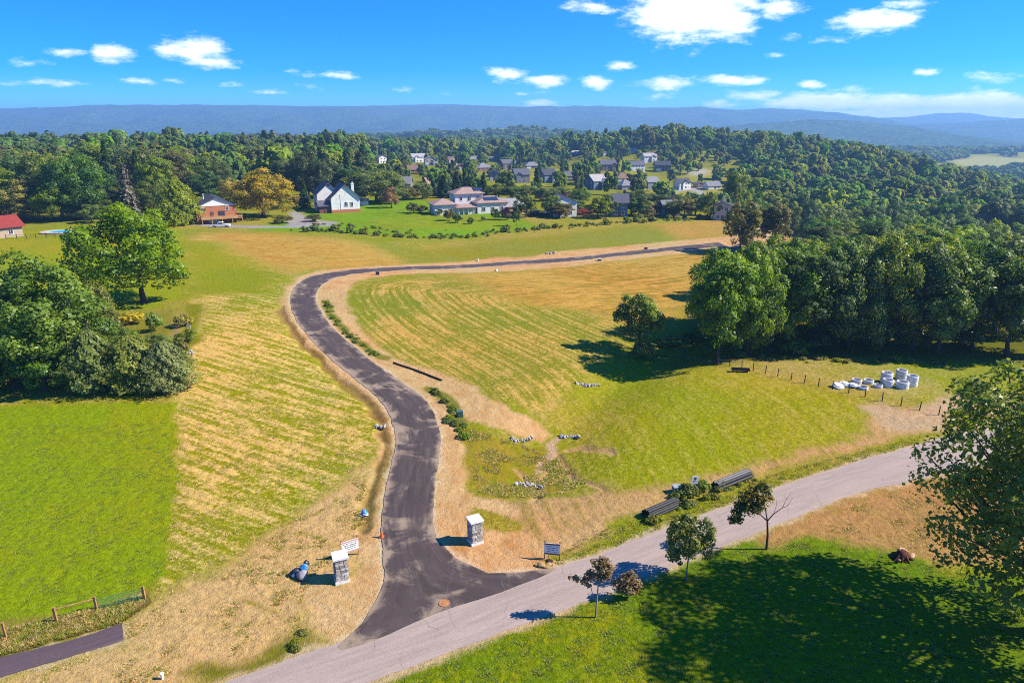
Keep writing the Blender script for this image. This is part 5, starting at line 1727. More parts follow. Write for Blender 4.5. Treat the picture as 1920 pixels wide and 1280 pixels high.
ix = np.where((rng.uniform(size=len(x)) < .14) & (colpx < 1300), 5, ix)
pts = np.stack([x, y, Z(x, y) - .6], 1)
rot = np.stack([np.zeros(len(x)), np.zeros(len(x)), rng.uniform(0, 6.28, len(x))], 1)
scatter('woodland', pts, np.stack([sc, sc, hz_], 1), rot, ix, FARP, 'unbroken woodland covering the valley and the hills beyond')

far_ = jgrid(1500, 4300, 26, 1.05)
x, y = far_[:, 0], far_[:, 1]
fo_ = (fbm(x / 420, y / 420, 21) + .25 * (fbm(x / 90, y / 90, 31) - .5))
k = fo_ < .525
for q in PALE_FIELDS:
    k &= poly_sd(x, y, q, 30) < 4
x, y = x[k], y[k]
sc = rng.uniform(2.0, 3.4, len(x))
pts = np.stack([x, y, Z(x, y) - 2], 1)
rot = np.stack([np.zeros(len(x)), np.zeros(len(x)), rng.uniform(0, 6.28, len(x))], 1)
scatter('valley_woods', pts, np.stack([sc, sc, sc * .62], 1), rot, rng.integers(0, 5, len(x)), FARP, 'far woods in the blue valley below the mountain')

# hedgerows between meadow and field: brush with no single plants to tell apart
BUSHM = [b_['crown'] for b_ in BUSH]
def hedge(name, line, step, wid, size, label, lf, tall=1.0):
    L = np.array(gpoly(line))
    pts, sc = [], []
    for a, c in zip(L[:-1], L[1:]):
        n_ = max(2, int(np.hypot(*(c - a)) / step))
        for t_ in np.linspace(0, 1, n_, endpoint=False):
            q = a + (c - a) * t_ + rng.normal(size=2) * wid
            pts.append((q[0], q[1], zg(q[0], q[1]) - .15)); sc.append(size * rng.uniform(.35, 1.0) * rng.choice([.7, 1.0, 1.5]))
    n_ = len(pts)
    protos = []
    for m_ in BUSHM:
        c_ = m_.copy(); c_.materials.clear(); c_.materials.append(LEAF[lf]); protos.append(c_)
    rot = np.stack([np.zeros(n_), np.zeros(n_), rng.uniform(0, 6.28, n_)], 1)
    sc = np.array(sc)
    scatter(name, pts, np.stack([sc, sc, sc * tall * rng.uniform(.6, 1.3, n_)], 1), rot, rng.integers(0, 3, n_), protos, label)


hedge('hedgerow', [(560, 430), (620, 434), (700, 440), (760, 445), (860, 446), (920, 437), (1000, 430), (1080, 424), (1180, 417), (1240, 414), (1370, 413)], .8, 1.7, .55, 'rough green hedgerow along the far edge of the mown field', 'weed')
hedge('meadow_brush', [(600, 420), (640, 424), (700, 428), (740, 432), (800, 438), (850, 440)], 1.6, 2.8, .5, 'patchy dark brush on the bright green meadow', 'weed', .7)
hedge('roadside_weeds', [(611, 565), (618, 580), (628, 598), (640, 613), (656, 628), (672, 642), (684, 651), (698, 662), (712, 670)], .45, .30, .24, 'strip of dark weeds beside the inner edge of the bend', 'mid', .7)
hedge('bank_weeds', [(808, 728), (836, 752), (848, 766), (856, 774)], .3, .25, .26, 'narrow strip of weeds above the small green box', 'weed', .7)
hedge('inlet_weeds', [(838, 788), (852, 790), (862, 794), (868, 806), (872, 816), (866, 822)], .3, .35, .3, 'clump of weeds below the small green box', 'weed', .7)
hedge('verge_weeds', [(1265, 935), (1282, 930), (1300, 926), (1318, 922), (1330, 926)], .35, .5, .36, 'tall green weeds between the two pipe stacks', 'weed', 1.2)
hedge('corner_weeds', [(540, 1206), (556, 1200), (572, 1196), (590, 1190)], .3, .5, .26, 'dark weeds at the bottom of the bare entrance bank', 'weed', 1.1)
hedge('wood_edge_grass', [(1240, 668), (1300, 666), (1380, 668), (1460, 672), (1560, 676), (1660, 678), (1780, 680)], .8, 1.0, .35, 'long pale grass along the front of the right-hand wood', 'grass', .8)
hedge('pipe_weeds', [(1205, 978), (1225, 972), (1250, 962), (1268, 956), (1290, 945)], .3, .3, .28, 'weeds growing over the low black pipe stack', 'weed', .8)
hedge('stack_weeds', [(1330, 928), (1350, 918), (1372, 910), (1395, 902), (1420, 896)], .3, .3, .26, 'weeds growing along the long pipe stack', 'weed', .8)
hedge('fence_weeds', [(1215, 652), (1300, 636), (1320, 640)], .8, .6, .5, 'weeds beside the lone tree at the wood corner', 'weed', .8)

# tufts and dry stalks in the near grass
def tuft(seed, n, h, spread, m, lean=.5):
    rs = np.random.default_rng(seed)
    a = rs.uniform(0, 6.28, n)
    base = np.stack([np.cos(a), np.sin(a), 0 * a], 1) * (rs.uniform(0, 1, n) ** .5 * spread)[:, None]
    tip = base + np.stack([np.cos(a) * lean, np.sin(a) * lean, np.ones(n)], 1) * (h * rs.uniform(.5, 1.2, n))[:, None] + rs.normal(size=(n, 3)) * .15 * h
    sd = np.stack([-np.sin(a), np.cos(a), 0 * a], 1) * h * .13
    vs = np.stack([base - sd, base + sd, tip], 1).reshape(-1, 3)
    me = bpy.data.meshes.new('tuft')
    me.from_pydata(vs.tolist(), [], np.arange(n * 3).reshape(n, 3).tolist())
    t_ = me.attributes.new('tone', 'FLOAT', 'POINT'); t_.data.foreach_set('value', np.repeat(rs.uniform(0, 1, n), 3).astype(np.float32))
    me.materials.append(m)
    return me


def tuft_field(name, poly, n, size, mats, label, keep=None, flatten=1.0):
    P_ = np.array(gpoly(poly))
    x = rng.uniform(P_[:, 0].min(), P_[:, 0].max(), n * 3); y = rng.uniform(P_[:, 1].min(), P_[:, 1].max(), n * 3)
    k = poly_sd(x, y, [tuple(q) for q in P_], 5) > .1
    for rows_ in (new_rows, old_rows, path_rows):
        k &= poly_sd(x, y, [tuple(p) for p in np.concatenate([rows_[:, 0], rows_[::-1, -1]])], 5) < -.12
    if keep is not None:
        k &= keep(x, y)
    x, y = x[k][:n], y[k][:n]
    m = len(x)
    sc = size * rng.uniform(.5, 1.4, m)
    rot = np.stack([np.zeros(m), np.zeros(m), rng.uniform(0, 6.28, m)], 1)
    protos = [tuft(300 + i, 22, .30, .22, mt) for i, mt in enumerate(mats)]
    scatter(name, np.stack([x, y, Z(x, y) - .03], 1), np.stack([sc, sc, sc * flatten], 1), rot, rng.integers(0, len(protos), m), protos, label)


TG = leaf_mat('tuft_green', (.34, .36, .03), (.19, .23, .02), .45, .03)
TO = leaf_mat('tuft_olive', (.42, .34, .06), (.22, .19, .03), .45, .03)
TS = leaf_mat('tuft_straw', (.70, .52, .24), (.48, .34, .14), .4, .02)
patchy = lambda x, y: fbm(x / 2.2, y / 2.2, 91, 3) > .52
tuft_field('dry_grass', [(232, 1168), (282, 1126), (420, 1066), (560, 962), (640, 905), (690, 870), (690, 985), (640, 1050), (570, 1110), (566, 1170), (600, 1204), (500, 1246), (380, 1290), (100, 1330), (0, 1276), (232, 1204)], 5500, .55, [TS, TO, TS, TG], 'thin dry grass over the tan entrance ground', patchy, .55)
tuft_field('straw_field_grass', [(330, 770), (480, 690), (640, 730), (700, 800), (690, 870), (560, 962), (420, 1066), (290, 1122), (316, 1000), (326, 900)], 5000, .50, [TS, TG, TS, TS], 'mown yellow grass of the left-hand straw field', lambda x, y: fbm((.466 * x + .885 * y) / 1.1, (.885 * x - .466 * y) / 7, 93, 3) > .48, .5)
tuft_field('fence_grass', [(-40, 1190), (105, 1158), (275, 1114), (284, 1130), (228, 1168), (0, 1232), (-40, 1245)], 2600, .8, [TO, TG, TS], 'rough grass between fence and paved path', None, .8)
tuft_field('verge_grass', [(1010, 1050), (1110, 1000), (1200, 970), (1350, 918), (1480, 878), (1640, 838), (1740, 815), (1700, 845), (1466, 914), (1357, 954), (1245, 994), (1120, 1044), (1036, 1066)], 5000, .6, [TG, TO, TG], 'rough grass verge above the old road', None, .7)
tuft_field('swale_grass', [(870, 802), (960, 828), (1040, 850), (1110, 900), (1060, 925), (960, 935), (890, 925)], 2600, .6, [TO, TG, TS], 'long tawny grass in the swale beside the right pillar', patchy, .7)
tuft_field('bank_grass', [(1440, 1020), (1500, 985), (1640, 930), (1760, 900), (1900, 875), (1900, 1040), (1700, 1030), (1560, 1020)], 2500, .6, [TS, TO], 'sparse dry grass on the bare bank below the road', patchy, .5)
tuft_field('lawn_grass', [(760, 1262), (920, 1200), (1160, 1110), (1330, 1040), (1480, 1010), (1700, 1040), (1900, 1100), (1980, 1290), (720, 1290)], 12000, .5, [TG, leaf_mat('tuft_lawn', (.26, .33, .02), (.15, .21, .015), .45, .02)], 'short lawn grass below the old road', None, .5)
tuft_field('left_lawn_grass', [(-20, 800), (326, 790), (324, 900), (312, 1010), (300, 1080), (266, 1104), (108, 1148), (-20, 1180)], 9000, .45, [TG, leaf_mat('tuft_lawn', (.26, .33, .02), (.15, .21, .015), .45, .02)], 'short lawn grass on the left', None, .45)

# ------------------------------------------------------------------ small things on the ground
rnd = random.Random(12)
STONE_M = [mat('pillar_stone_%s' % k, c, .85, .2, .25, 6.0, bump=.7) for k, c in (('grey', (.26, .25, .24)), ('pale', (.42, .40, .37)), ('dark', (.20, .19, .185)), ('buff', (.34, .29, .24)))]
MORTAR = mat('mortar', (.30, .28, .26), .95, .1, .15, 8.0)
CAPM = mat('cap_limestone', (.56, .55, .52), .8, .2, .08, 3.0)


def stone_mesh(k):
    """a rough squared stone of unit size"""
    rs = random.Random(k)
    bm = bmesh.new()
    bmesh.ops.create_cube(bm, size=1)
    bmesh.ops.bevel(bm, geom=list(bm.edges), offset=.09, segments=1, affect='EDGES')
    for v in bm.verts:
        v.co += Vector((rs.uniform(-.04, .04), rs.uniform(-.10, .10), rs.uniform(-.05, .05)))
    me = bpy.data.meshes.new('stone')
    bm.to_mesh(me); bm.free()
    me.materials.append(STONE_M[k % 4])
    return me


STONES = [stone_mesh(k) for k in range(8)]


def pillar(px, py, rz, label):
    g = at(px, py)
    o = thing('stone_pillar', label, 'pillar', g, R(rz), 'entrance pillars')
    S, H = .98, 2.25
    MB().box((0, 0, H / 2 - .1), (S - .14, S - .14, H + .1)).build('core', MORTAR, o)
    MB().box((0, 0, .06), (S + .22, S + .22, .34), taper=.96).build('plinth', CAPM, o)
    z = .24
    while z < H - .05:
        hh = min(rnd.uniform(.20, .30), H - z)
        if H - z - hh < .1:
            hh = H - z
        for side in range(4):
            a = side * math.pi / 2
            x = -S / 2
            while x < S / 2 - .02:
                ww = min(rnd.uniform(.24, .52), S / 2 - x)
                if S / 2 - x - ww < .12:
                    ww = S / 2 - x
                c = Matrix.Rotation(a, 3, 'Z') @ Vector((x + ww / 2, -S / 2 + .03, z + hh / 2))
                link('stone', STONES[rnd.randrange(8)], o, c, (0, 0, a), (ww - .025, .16 + rnd.uniform(0, .05), hh - .025))
                x += ww
        z += hh
    b = MB()
    q = S / 2 + .14
    b.add([(-q, -q, H), (q, -q, H), (q, q, H), (-q, q, H), (-q, -q, H + .16), (q, -q, H + .16), (q, q, H + .16), (-q, q, H + .16), (0, 0, H + .22)],
          [(3, 2, 1, 0), (0, 1, 5, 4), (1, 2, 6, 5), (2, 3, 7, 6), (3, 0, 4, 7), (4, 5, 8), (5, 6, 8), (6, 7, 8), (7, 4, 8)])
    b.build('cap', CAPM, o)
    return o


pillar(641, 1086, 22, 'grey stone pillar with white cap left of the new road')
pillar(891, 1015, 26, 'grey stone pillar with white cap right of the new road')

BOARD = mat('sign_board_white', (.66, .66, .64), .5, .3, .03)
MAROON = mat('sign_band_maroon', (.16, .035, .05), .6, .3)
PINKB = mat('sign_band_faded', (.42, .26, .28), .6, .3)
INK = mat('sign_ink', (.05, .06, .09), .6, .3)
INKB = mat('sign_ink_blue', (.07, .13, .26), .6, .3)
POSTW = mat('sign_post_timber', P(196, 152, 96), .85, .15, .2, 5.0)


def sale_sign(px, py, rz, w_, h_, z0, band, label, inks):
    g = at(px, py)
    o = thing('sale_sign', label, 'sign', g, R(rz), 'signs at the entrance')
    for s in (-1, 1):
        MB().box((s * (w_ / 2 - .03), .06, (z0 + h_) / 2 + .05), (.09, .09, z0 + h_ + .35)).build('post', POSTW, o)
    bd = MB().box((0, 0, z0 + h_ / 2), (w_, .03, h_)).build('board', BOARD, o)
    for zz in (z0 + h_ - .09, z0 + .08):
        MB().box((0, -.018, zz), (w_ - .01, .008, .13)).build('band', band, bd)
    rs = random.Random(int(px))
    z = z0 + h_ - .27
    rowh = [.085, .11, .11, .075]
    for i, hh in enumerate(rowh):
        b = MB()
        x = -w_ * (.40, .34, .30, .36)[i]
        end = -x
        while x < end:
            ww = rs.uniform(.05, .19)
            b.box((x + ww / 2, -.0195, z), (min(ww, end - x + .04), .006, hh * .72))
            x += ww + .05
        b.build('lettering', inks[i], bd)
        z -= (h_ - .40) / 4
    return o


sale_sign(658, 1044, 32, 1.5, 1.15, .55, PINKB, 'white sale sign with faded bands beside the left pillar', [INK, INK, INK, INK])
sale_sign(1035, 1049, -10, 1.36, 1.12, .52, MAROON, 'white sale sign with maroon bands right of the entrance', [INKB, INK, INKB, INK])

g = at(1301, 926)
o = thing('road_sign', 'small white road sign with a black arrow mark', 'sign', g, R(6))
MB().box((0, .03, .95), (.06, .05, 2.0)).build('post', mat('sign_post_metal', (.09, .08, .07), .6, .4), o)
bd = MB().box((0, 0, 1.62), (.66, .02, .86)).build('board', BOARD, o)
b = MB(); b.add([(-.15, -.014, 1.72), (.16, -.014, 1.72), (.10, -.014, 1.90), (-.11, -.014, 1.90), (.0, -.014, 1.60)], [(0, 1, 2, 3), (0, 4, 1)]); b.box((.0, -.014, 1.52), (.07, .006, .30)); b.box((-.16, -.014, 1.47), (.09, .006, .14)); b.box((.2, -.014, 1.44), (.1, .006, .06))
b.build('arrow_mark', INK, bd)

# cone, manhole, rubbish
g = at(716, 1007)
o = thing('traffic_cone', 'orange traffic cone at the left asphalt edge', 'cone', g)
ORANGE = mat('cone_orange', (.52, .12, .03), .5, .3, .1)
MB().box((0, 0, .07), (.42, .42, .05)).build('base', ORANGE, o)
MB().lathe([(.16, .09), (.14, .2), (.10, .42), (.055, .66), (.035, .74), (.0, .745)], 14).build('cone_body', ORANGE, o, True)
MB().lathe([(.118, .34), (.094, .47)], 14).lathe([(.120, .34), (.118, .34)], 14).build('stripe', ORANGE, o, True)

g = at(833, 1132)
o = thing('manhole_cover', 'rusty orange manhole cover where the two roads meet', 'manhole', (g.x, g.y, g.z + .105))
RUST = mat('rusty_iron', (.33, .15, .06), .8, .3, .25, 6.0, bump=.5)
MB().lathe([(.44, -.05), (.44, .03), (.37, .035), (.37, 0)], 24).build('frame', RUST, o)
b = MB().lathe([(.36, .005), (.36, .028), (.0, .03)], 24)
b.build('lid', RUST, o)
for k in range(-2, 3):
    MB().box((0, k * .11, .034), (.56 - abs(k) * .09, .04, .012)).build('rib', RUST, o)

def lump(parent, name, m, loc, r, seed, rough=.4, flat=.8, rot=0., sub=2):
    vs, fs = blob(random.Random(seed), r, sub, rough, flat)
    return MB().add(vs, fs).build(name, m, parent, True, loc, (0, 0, rot))


g = at(566, 1078)
o = thing('rubbish_pile', 'pile of black rubbish bags with blue sheeting near left pillar', 'rubbish', g)
BAG = mat('black_bag', (.025, .025, .03), .35, .5, .3)
GREYS = mat('grey_sheet', (.20, .19, .21), .5, .4, .3, 5.0)
BLUES = mat('blue_sheet', (.05, .22, .48), .4, .4, .25, 5.0)
lump(o, 'bag', BAG, (-.55, 0, .2), .38, 1); lump(o, 'bag', BAG, (-.25, .1, .3), .42, 2, .5); lump(o, 'sheet', GREYS, (.15, -.25, .3), .48, 3, .5, .9); lump(o, 'sheet', BLUES, (.15, .25, .55), .36, 4, .45)
lump(o, 'bag', BAG, (.2, .5, .7), .24, 5, .6, 1.2); lump(o, 'bag', WHITE, (-.6, -.2, .15), .18, 6, .5)
g = at(683, 966)
o = thing('crumpled_sheet', 'crumpled blue and white plastic sheet above the left sign', 'rubbish', g)
lump(o, 'sheet', BLUES, (0, 0, .2), .34, 7, .5); lump(o, 'sheet', WHITE, (.16, -.1, .18), .26, 8, .5); lump(o, 'sheet', BAG, (.02, .12, .38), .14, 9, .5)

# broken asphalt by the right sign, twigs
g = at(1022, 1058)
o = thing('broken_asphalt', 'slabs of broken asphalt at the foot of the maroon sign', 'rubble', g)
BRK = mat('broken_slab', P(196, 164, 110), .9, .1, .2, 4.0)
DRK = mat('dark_slab', P(92, 62, 54), .9, .1, .2, 4.0)
for i, (x, y, s, m_) in enumerate([(-.3, -.2, .42, BRK), (.25, -.1, .34, BRK), (.45, .35, .30, DRK), (.1, -.5, .22, BRK), (-.75, -.15, .18, BRK), (.62, .05, .2, BRK), (.75, .42, .18, BRK)]):
    lump(o, 'slab', m_, (x, y, .1), s, 20 + i, .35, .28, i)

# fence and mesh gate at the lower left
p1, p2, p3 = at(107, 1166), at(182, 1143), at(272, 1124)
o = thing('paddock_fence', 'wooden post and rail fence with green mesh at the lawn corner', 'fence', p1)
TIM = mat('weathered_timber', P(196, 150, 100), .9, .1, .3, 4.0)
GREENW = mat('green_wire', (.02, .14, .08), .5, .4, .2)
for p_, hh in ((p1, 1.35), (p2, 1.25), (p3, 1.3)):
    q = p_ - p1
    MB().box((q.x, q.y, q.z + hh / 2 - .1), (.17, .17, hh + .2)).build('post', TIM, o)
d12 = p2 - p1
up = lambda z: Vector((0, 0, z))
MB().tube([up(1.15), d12 + up(1.05)], .06, 6).build('rail', TIM, o)
MB().tube([up(.12) + Vector((-.1, -.1, 0)), d12 + up(.1)], .05, 6).build('rail', TIM, o)
for k in range(6):
    z_ = .08 + k * .19
    MB().tube([d12 + up(z_), p3 - p1 + up(z_)], .018 if k else .03, 5).build('wire', GREENW, o)
b = MB()
for k in range(1, 16):
    t_ = k / 16
    q = d12 * (1 - t_) + (p3 - p1) * t_
    b.tube([q + up(.05), q + up(1.04)], .010, 4)
b.build('mesh_panel', GREENW, o)
g = at(12, 1196)
o = tag(MB().box((0, 0, .6), (.13, .13, 1.5)).box((0, 0, 1.37), (.15, .15, .05)).build('fence_post', TIM, None, False, g), 'short weathered post alone at the lower left edge', 'post')
g = at(305, 1272)
o = thing('standpipe', 'short white standpipe at the bottom edge of the straw', 'pipe', g)
MB().tube([(0, 0, -.1), (0, 0, .42)], .09, 10).build('pipe', WHITE, o); MB().lathe([(.13, .38), (.13, .5), (.0, .53)], 10).build('cap', WHITE, o)

# wire fence across the right field
FP = [(1281, 678), (1300, 680), (1322, 683), (1345, 685), (1368, 687), (1391, 690), (1412, 695), (1435, 700), (1458, 706), (1483, 713), (1508, 718), (1534, 724), (1561, 730), (1591, 737), (1622, 744), (1654, 752), (1689, 761), (1724, 769), (1760, 778)]
fp = [at(*q) for q in FP]
o = thing('wire_fence', 'line of dark posts with wire crossing the right-hand field', 'fence', fp[0])
pm = MB().tube([(0, 0, -.2), (0, 0, 1.25)], [.075, .06], 7).mesh('post', BARK_D)
for p_ in fp:
    link('post', pm, o, p_ - fp[0], (rnd.uniform(-.05, .05), rnd.uniform(-.05, .05), 0))
for z_ in (.5, .95):
    MB().tube([p_ - fp[0] + up(z_) for p_ in fp], .008, 3, cap=False).build('wire', GREYS, o)
g = at(1388, 697)
o = thing('feed_trough', 'long dark trough lying by the wire fence', 'trough', g, R(-8))
b = MB().box((0, 0, .30), (2.6, .7, .08)).box((0, -.33, .42), (2.6, .06, .28)).box((0, .33, .42), (2.6, .06, .28)).box((-1.28, 0, .42), (.06, .6, .28)).box((1.28, 0, .42), (.06, .6, .28))
b.build('tub', BAG, o)
for s in (-1, 1):
    MB().box((s * 1.0, 0, .13), (.1, .6, .28)).build('leg', BARK_D, o)

# concrete manhole rings
CONC = mat('pale_concrete', (.52, .52, .53), .85, .2, .12, 2.0, bump=.2)
def ring(px, py, r, h, label, nst=1, holes=False):
    g = at(px, py)
    r, h = r * .82, h * .84
    o = thing('concrete_ring', label, 'concrete ring', g, rnd.uniform(0, 3), 'concrete rings behind the wire fence')
    for k in range(nst):
        z = k * (h + .03)
        MB().lathe([(r * .82, z), (r, z), (r, z + h * .86), (r * .93, z + h * .87), (r * .93, z + h), (r * .80, z + h), (r * .80, z + .01), (r * .82, z)], 22).build('ring', CONC, o)
    if holes:
        MB().tube([(-r * .75, -r * .72, h * .45), (-r * .68, -r * .68, h * .45)], .25, 12).build('pipe_hole', BAG, o)
    return o


for a in [(1661, 716, .95, .85, 'tall concrete ring stack at the left rear of the group', 2), (1689, 710, .92, .8, 'tall concrete ring stack furthest back in the group', 2), (1709, 722, .9, .85, 'tallest concrete ring stack at the right end', 2),
          (1664, 724, .9, 1.25, 'concrete ring with a dark pipe hole in front of the rear stacks', 1), (1691, 727, 1.0, 1.15, 'wide concrete ring front right of the group', 1),
          (1606, 717, .85, .62, 'low concrete ring, left one of the middle pair', 1), (1628, 718, .85, .62, 'low concrete ring, right one of the middle pair', 1),
          (1646, 726, .72, .52, 'small concrete ring alone between the low and tall rings', 1), (1618, 729, .8, .45, 'low concrete ring in front of the middle pair', 1)]:
    ring(a[0], a[1], a[2], a[3], a[4], a[5], 'hole' in a[4])
for i, (px, py, lb) in enumerate([(1571, 726, 'leftmost flat concrete slab by the fence posts'), (1585, 723, 'concrete slab leaning on the leftmost slab'), (1599, 725, 'third concrete slab, next to the low rings')]):
    g = at(px, py)
    o = thing('concrete_slab', lb, 'slab', g, .4 * i, 'concrete slabs by the fence')
    MB().lathe([(0, .0), (.78, 0), (.78, .2), (.60, .21), (.55, .34), (.0, .34)], 18).build('cover', CONC, o, False, (0, 0, .12), (.25 - .1 * i, .12, 0))
    MB().box((0, 0, .06), (1.0, .2, .14)).build('bearer', TIM, o)

# pipe stacks beside the old road
PIPE = mat('black_pipe', (.02, .021, .023), .6, .3, .25, 2.0)
PIPEG = mat('grey_pipe', (.07, .073, .078), .6, .5, .15, 2.0)
def pipes(a, c, rows, r, label, mats, seed):
    rs = random.Random(seed)
    p_, q_ = at(*a), at(*c)
    d = (q_ - p_); L = d.length; ang = math.atan2(d.y, d.x)
    o = thing('pipe_stack', label, 'pipes', p_, ang, 'pipe stacks beside the old road')
    for k, n_ in enumerate(rows):
        for j in range(n_):
            y = (j - (n_ - 1) / 2) * r * 2.08
            z = r + k * r * 1.78 + .08
            s = rs.uniform(-.25, .25)
            dz = d.z
            m_ = mats[rs.randrange(len(mats))]
            b = MB()
            n2 = 14
            vs, fs = [], []
            for xx, rad in ((s, r), (s + L, r), (s + L, r * .84), (s, r * .84)):
                for i in range(n2):
                    th = 2 * math.pi * i / n2
                    vs.append((xx, y + rad * math.cos(th), z + rad * math.sin(th) + dz * (xx / L)))
            for q in range(4):
                for i in range(n2):
                    fs.append((q * n2 + i, ((q + 1) % 4) * n2 + i, ((q + 1) % 4) * n2 + (i + 1) % n2, q * n2 + (i + 1) % n2))
            b.add(vs, fs).build('pipe', m_, o, False)
    for t_ in (.15, .8):
        MB().box((L * t_, 0, .06 + d.z * t_), (.12, rows[0] * r * 2.1, .12)).build('bearer', TIM, o)
    return o


pipes((1210, 972), (1266, 948), (4, 4, 2), .15, 'low stack of black pipes nearest the road junction', [PIPE], 1)
pipes((1340, 917), (1402, 892), (4, 3), .16, 'long stack of grey-black pipes behind the thin tree', [PIPE, PIPEG], 2)
g = at(1270, 922)
o = thing('utility_box', 'grey utility box left of the small road sign', 'utility box', g, R(12))
MB().box((0, 0, .3), (.95, .7, .72), taper=.97).build('cabinet', mat('utility_grey', (.17, .19, .18), .6, .4, .1), o); MB().box((0, 0, .69), (1.02, .77, .07)).build('lid', mat('utility_lid', (.25, .27, .26), .6, .4, .1), o)
g = at(862, 780)
o = thing('green_box', 'small dark green utility box beside the bend', 'utility box', g, R(20))
MB().box((0, 0, .35), (.75, .7, .75), taper=.95).build('cabinet', mat('box_green', (.025, .06, .05), .5, .4, .1), o); MB().box((0, 0, .74), (.8, .75, .06)).build('lid', mat('box_green_lid', (.05, .10, .09), .5, .4, .1), o)

# filter sock beside the bend
L_ = [at(x, y) for x, y in [(738, 681), (752, 686), (768, 691), (785, 697), (803, 704), (818, 710), (829, 714)]]
o = thing('filter_sock', 'long dark brown filter sock lying inside the bend', 'filter sock', L_[0])
MB().tube([p_ - L_[0] + up(.13) for p_ in L_], .13, 10).build('sock', mat('sock_mesh', (.045, .03, .022), .9, .1, .3, 3.0), o, True)
for p_ in L_[1::2]:
    MB().box(p_ - L_[0] + up(.35), (.05, .05, .8)).build('stake', TIM, o)

# stump, rocks
g = at(1690, 1046)
o = thing('tree_stump', 'splintered stump with pale cut wood on the lower lawn', 'stump', g, .2)
CUT = mat('cut_wood', P(228, 186, 156), .85, .15, .12, 4.0)
SPL = mat('splintered_wood', P(120, 72, 56), .9, .1, .4, 5.0)
b = MB()
for k in range(9):
    a = k * .7
    b.tube([(0, 0, .45), (.5 * math.cos(a), .4 * math.sin(a), .3), (1.1 * math.cos(a), .8 * math.sin(a), -.05)], [.28, .18, .04], 6)
b.build('roots', SPL, o)
vs, fs = blob(random.Random(5), .62, 2, .25, .6); MB().add(vs, fs).build('bole', SPL, o, True, (0, 0, .35))
MB().lathe([(0, .62), (.42, .60), (.5, .5), (.46, .4)], 13).build('cut_face', CUT, o, False, (.15, .25, .05), (.2, .3, 0))
lump(o, 'chunk', CUT, (.85, -.1, .18), .34, 31, .3, .6); lump(o, 'chunk', CUT, (.35, .55, .3), .4, 32, .35, .5); lump(o, 'chunk', CUT, (-.55, -.35, .16), .22, 33, .3, .4)

ROCKM = mat('riprap_stone', (.31, .29, .27), .9, .15, .25, 3.0)
ROCKS = []
for k in range(5):
    vs, fs = blob(random.Random(40 + k), 1.0, 1, .4, .75)
    ROCKS.append(MB().add(vs, fs).mesh('rock', ROCKM))
def rocks(line, n, s, label):
    A = [at(*q) for q in line]
    o = thing('rock_pile', label, 'rocks', A[0], 0, 'rock check dams')
    rs = random.Random(n)
    for k in range(n):
        t_ = (k + rs.random()) / n * (len(A) - 1)
        i = min(int(t_), len(A) - 2)
        q = A[i].lerp(A[i + 1], t_ - i) - A[0]
        link('rock', ROCKS[rs.randrange(5)], o, q + Vector((rs.gauss(0, .16), rs.gauss(0, .22), .05 + rs.uniform(0, .12))), (rs.uniform(0, 3), rs.uniform(0, 3), rs.uniform(0, 3)), [s * rs.uniform(.5, 1.3)] * 3)


rocks([(970, 906), (985, 909), (1000, 911), (1016, 913)], 26, .20, 'band of white rocks nearest the right pillar')
rocks([(958, 824), (972, 828), (986, 826), (1000, 821)], 22, .22, 'curved band of white rocks at the end of bare soil')
rocks([(1050, 820), (1064, 820), (1076, 820), (1088, 821)], 22, .22, 'white rocks in the swale right of the curved band')
rocks([(1084, 720), (1096, 722), (1106, 725), (1124, 722)], 24, .26, 'scattered white rocks in the green hollow of the field')
rocks([(704, 799), (712, 802), (722, 799)], 16, .24, 'white rocks in the ditch left of the bend')
rocks([(1024, 476), (1032, 476), (1042, 474)], 16, .45, 'rock and soil heap beyond the straight road')
rocks([(330, 664), (338, 654), (346, 650), (358, 658), (362, 666)], 16, .28, 'arc of pale stones round the lower garden bed')
rocks([(346, 600), (350, 608), (354, 616), (350, 622)], 12, .26, 'line of white stones along the upper garden bed')
for i, (px, py, lb, c_) in enumerate([(708, 515, 'black drain box on the inner verge of the bend', BAG), (1124, 489, 'black drain box with white lid below the straight road', BAG), (1211, 468, 'small dark drain box above the straight road', BAG),
                                    (931, 508, 'small white marker box below the straight road', WHITE), (896, 489, 'small white box above the straight road', WHITE)]):
    g = at(px, py)
    o = thing('drain_box', lb, 'drain box', g, .3 * i, 'drain boxes along the new road')
    k_ = .5 if c_ is WHITE else .8
    MB().box((0, 0, .3 * k_), (1.0 * k_, .8 * k_, .9 * k_), taper=.95).build('box', c_, o); MB().box((0, 0, .79 * k_), (1.1 * k_, .9 * k_, .08)).build('lid', WHITE if i == 1 else c_, o)


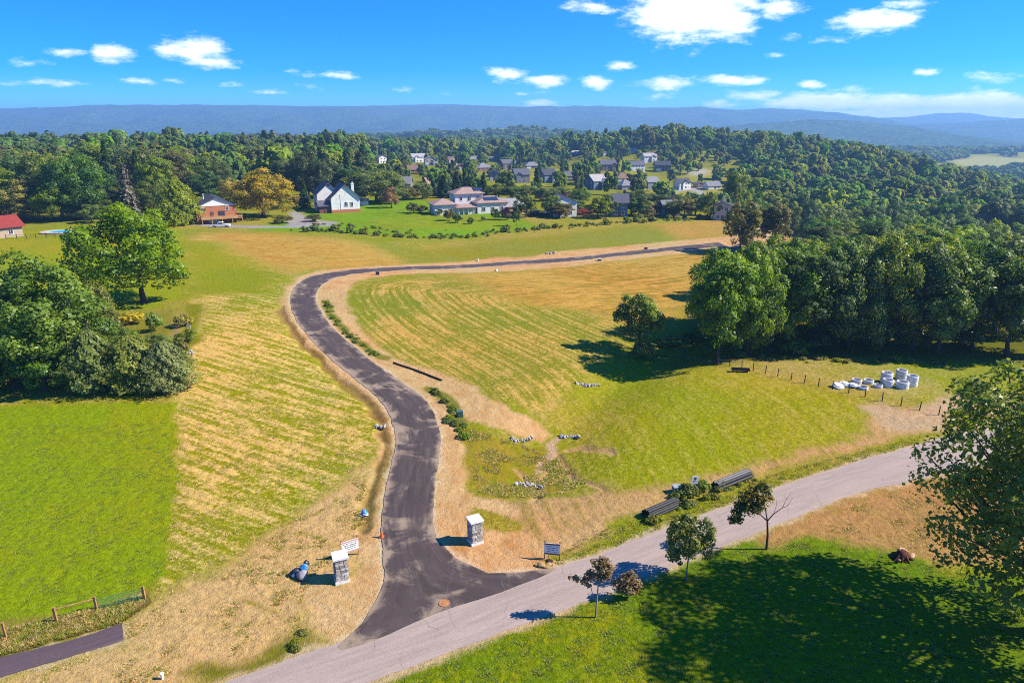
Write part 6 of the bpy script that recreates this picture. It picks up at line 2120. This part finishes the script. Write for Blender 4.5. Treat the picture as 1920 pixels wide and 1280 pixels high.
# ------------------------------------------------------------------ vehicles
PAINT_W = mat('paint_white', (.62, .63, .64), .25, .5)
PAINT_B = mat('paint_silver_blue', (.36, .42, .50), .25, .5)
TYRE = mat('tyre_rubber', (.02, .02, .02), .8, .2)
RIM = mat('rim_metal', (.35, .35, .36), .35, .5, metal=.6)
LAMP = mat('lamp_lens', (.6, .55, .5), .15, .5)
def vehicle(name, label, px, py, rz, L, paint, pickup):
    g = at(px, py)
    o = thing(name, label, 'pickup truck' if pickup else 'car', g, R(rz))
    Wd = 1.95
    prof = [(-.5, .45), (-.5, .95), (-.47, 1.05), (-.12, 1.08) if pickup else (-.42, 1.05), (.22, 1.08), (.44, 1.0), (.5, .85), (.5, .45)]
    def extr(pr, w_):
        vs = [(x * L, -w_ / 2, z) for x, z in pr] + [(x * L, w_ / 2, z) for x, z in pr]
        n_ = len(pr)
        return vs, [tuple(range(n_)), tuple(range(2 * n_ - 1, n_ - 1, -1))] + [(i, n_ + i, n_ + (i + 1) % n_, (i + 1) % n_) for i in range(n_)]
    MB().add(*extr(prof, Wd)).build('body', paint, o)
    cabp = [(-.12, 1.08), (-.10, 1.75), (.12, 1.80), (.24, 1.08)] if pickup else [(-.40, 1.05), (-.28, 1.55), (.10, 1.58), (.26, 1.06)]
    cb_ = MB().add(*extr(cabp, Wd * .86)).build('cab', paint, o)
    for s in (-1, 1):
        vs = [(x * L * .96 + .02, s * (Wd * .43 + .012), z) for x, z in [(cabp[0][0] + .02, 1.16), (cabp[1][0] + .015, cabp[1][1] - .1), (cabp[2][0] - .01, cabp[2][1] - .1), (cabp[3][0] - .035, 1.16)]]
        b = MB(); b.add(vs, [(0, 1, 2, 3) if s > 0 else (3, 2, 1, 0)]); b.build('side_window', GLASS, cb_)
    x0, z0 = cabp[2]; x1, z1 = cabp[3]
    b = MB(); b.add([(x0 * L + .03, -.7, z0 - .04), (x1 * L + .0, -.75, z1 + .06), (x1 * L + .0, .75, z1 + .06), (x0 * L + .03, .7, z0 - .04)], [(0, 1, 2, 3)]); b.build('windscreen', GLASS, cb_)
    if pickup:
        MB().box((-.31 * L, 0, 1.075), (.34 * L, Wd * .8, .03)).build('cargo_bed', TRIM_D, o)
    for sx in (-.31, .31):
        for s in (-1, 1):
            wl = link('wheel', None, o, (sx * L, s * (Wd / 2 - .08), .38), (R(90), 0, 0))
            MB().lathe([(.22, -.12), (.36, -.12), (.40, -.06), (.40, .06), (.36, .12), (.22, .12)], 18).build('tyre', TYRE, wl)
            MB().lathe([(0, -.1), (.22, -.11), (.22, .11), (0, .1)], 14).build('rim', RIM, wl)
    for s in (-1, 1):
        MB().box((.492 * L, s * .7, .82), (.08, .32, .16)).build('headlight', LAMP, o)
        MB().box((-.5 * L, s * .82, .85), (.05, .16, .28)).build('tail_light', ROOF['red'], o)
    return o


vehicle('pickup_truck', 'white pickup truck parked in front of the brick house', 414, 426, 8, 6.3, PAINT_W, True)
vehicle('parked_car', 'pale blue car glimpsed beneath the huge leafy tree', 158, 626, 20, 4.7, PAINT_B, False)
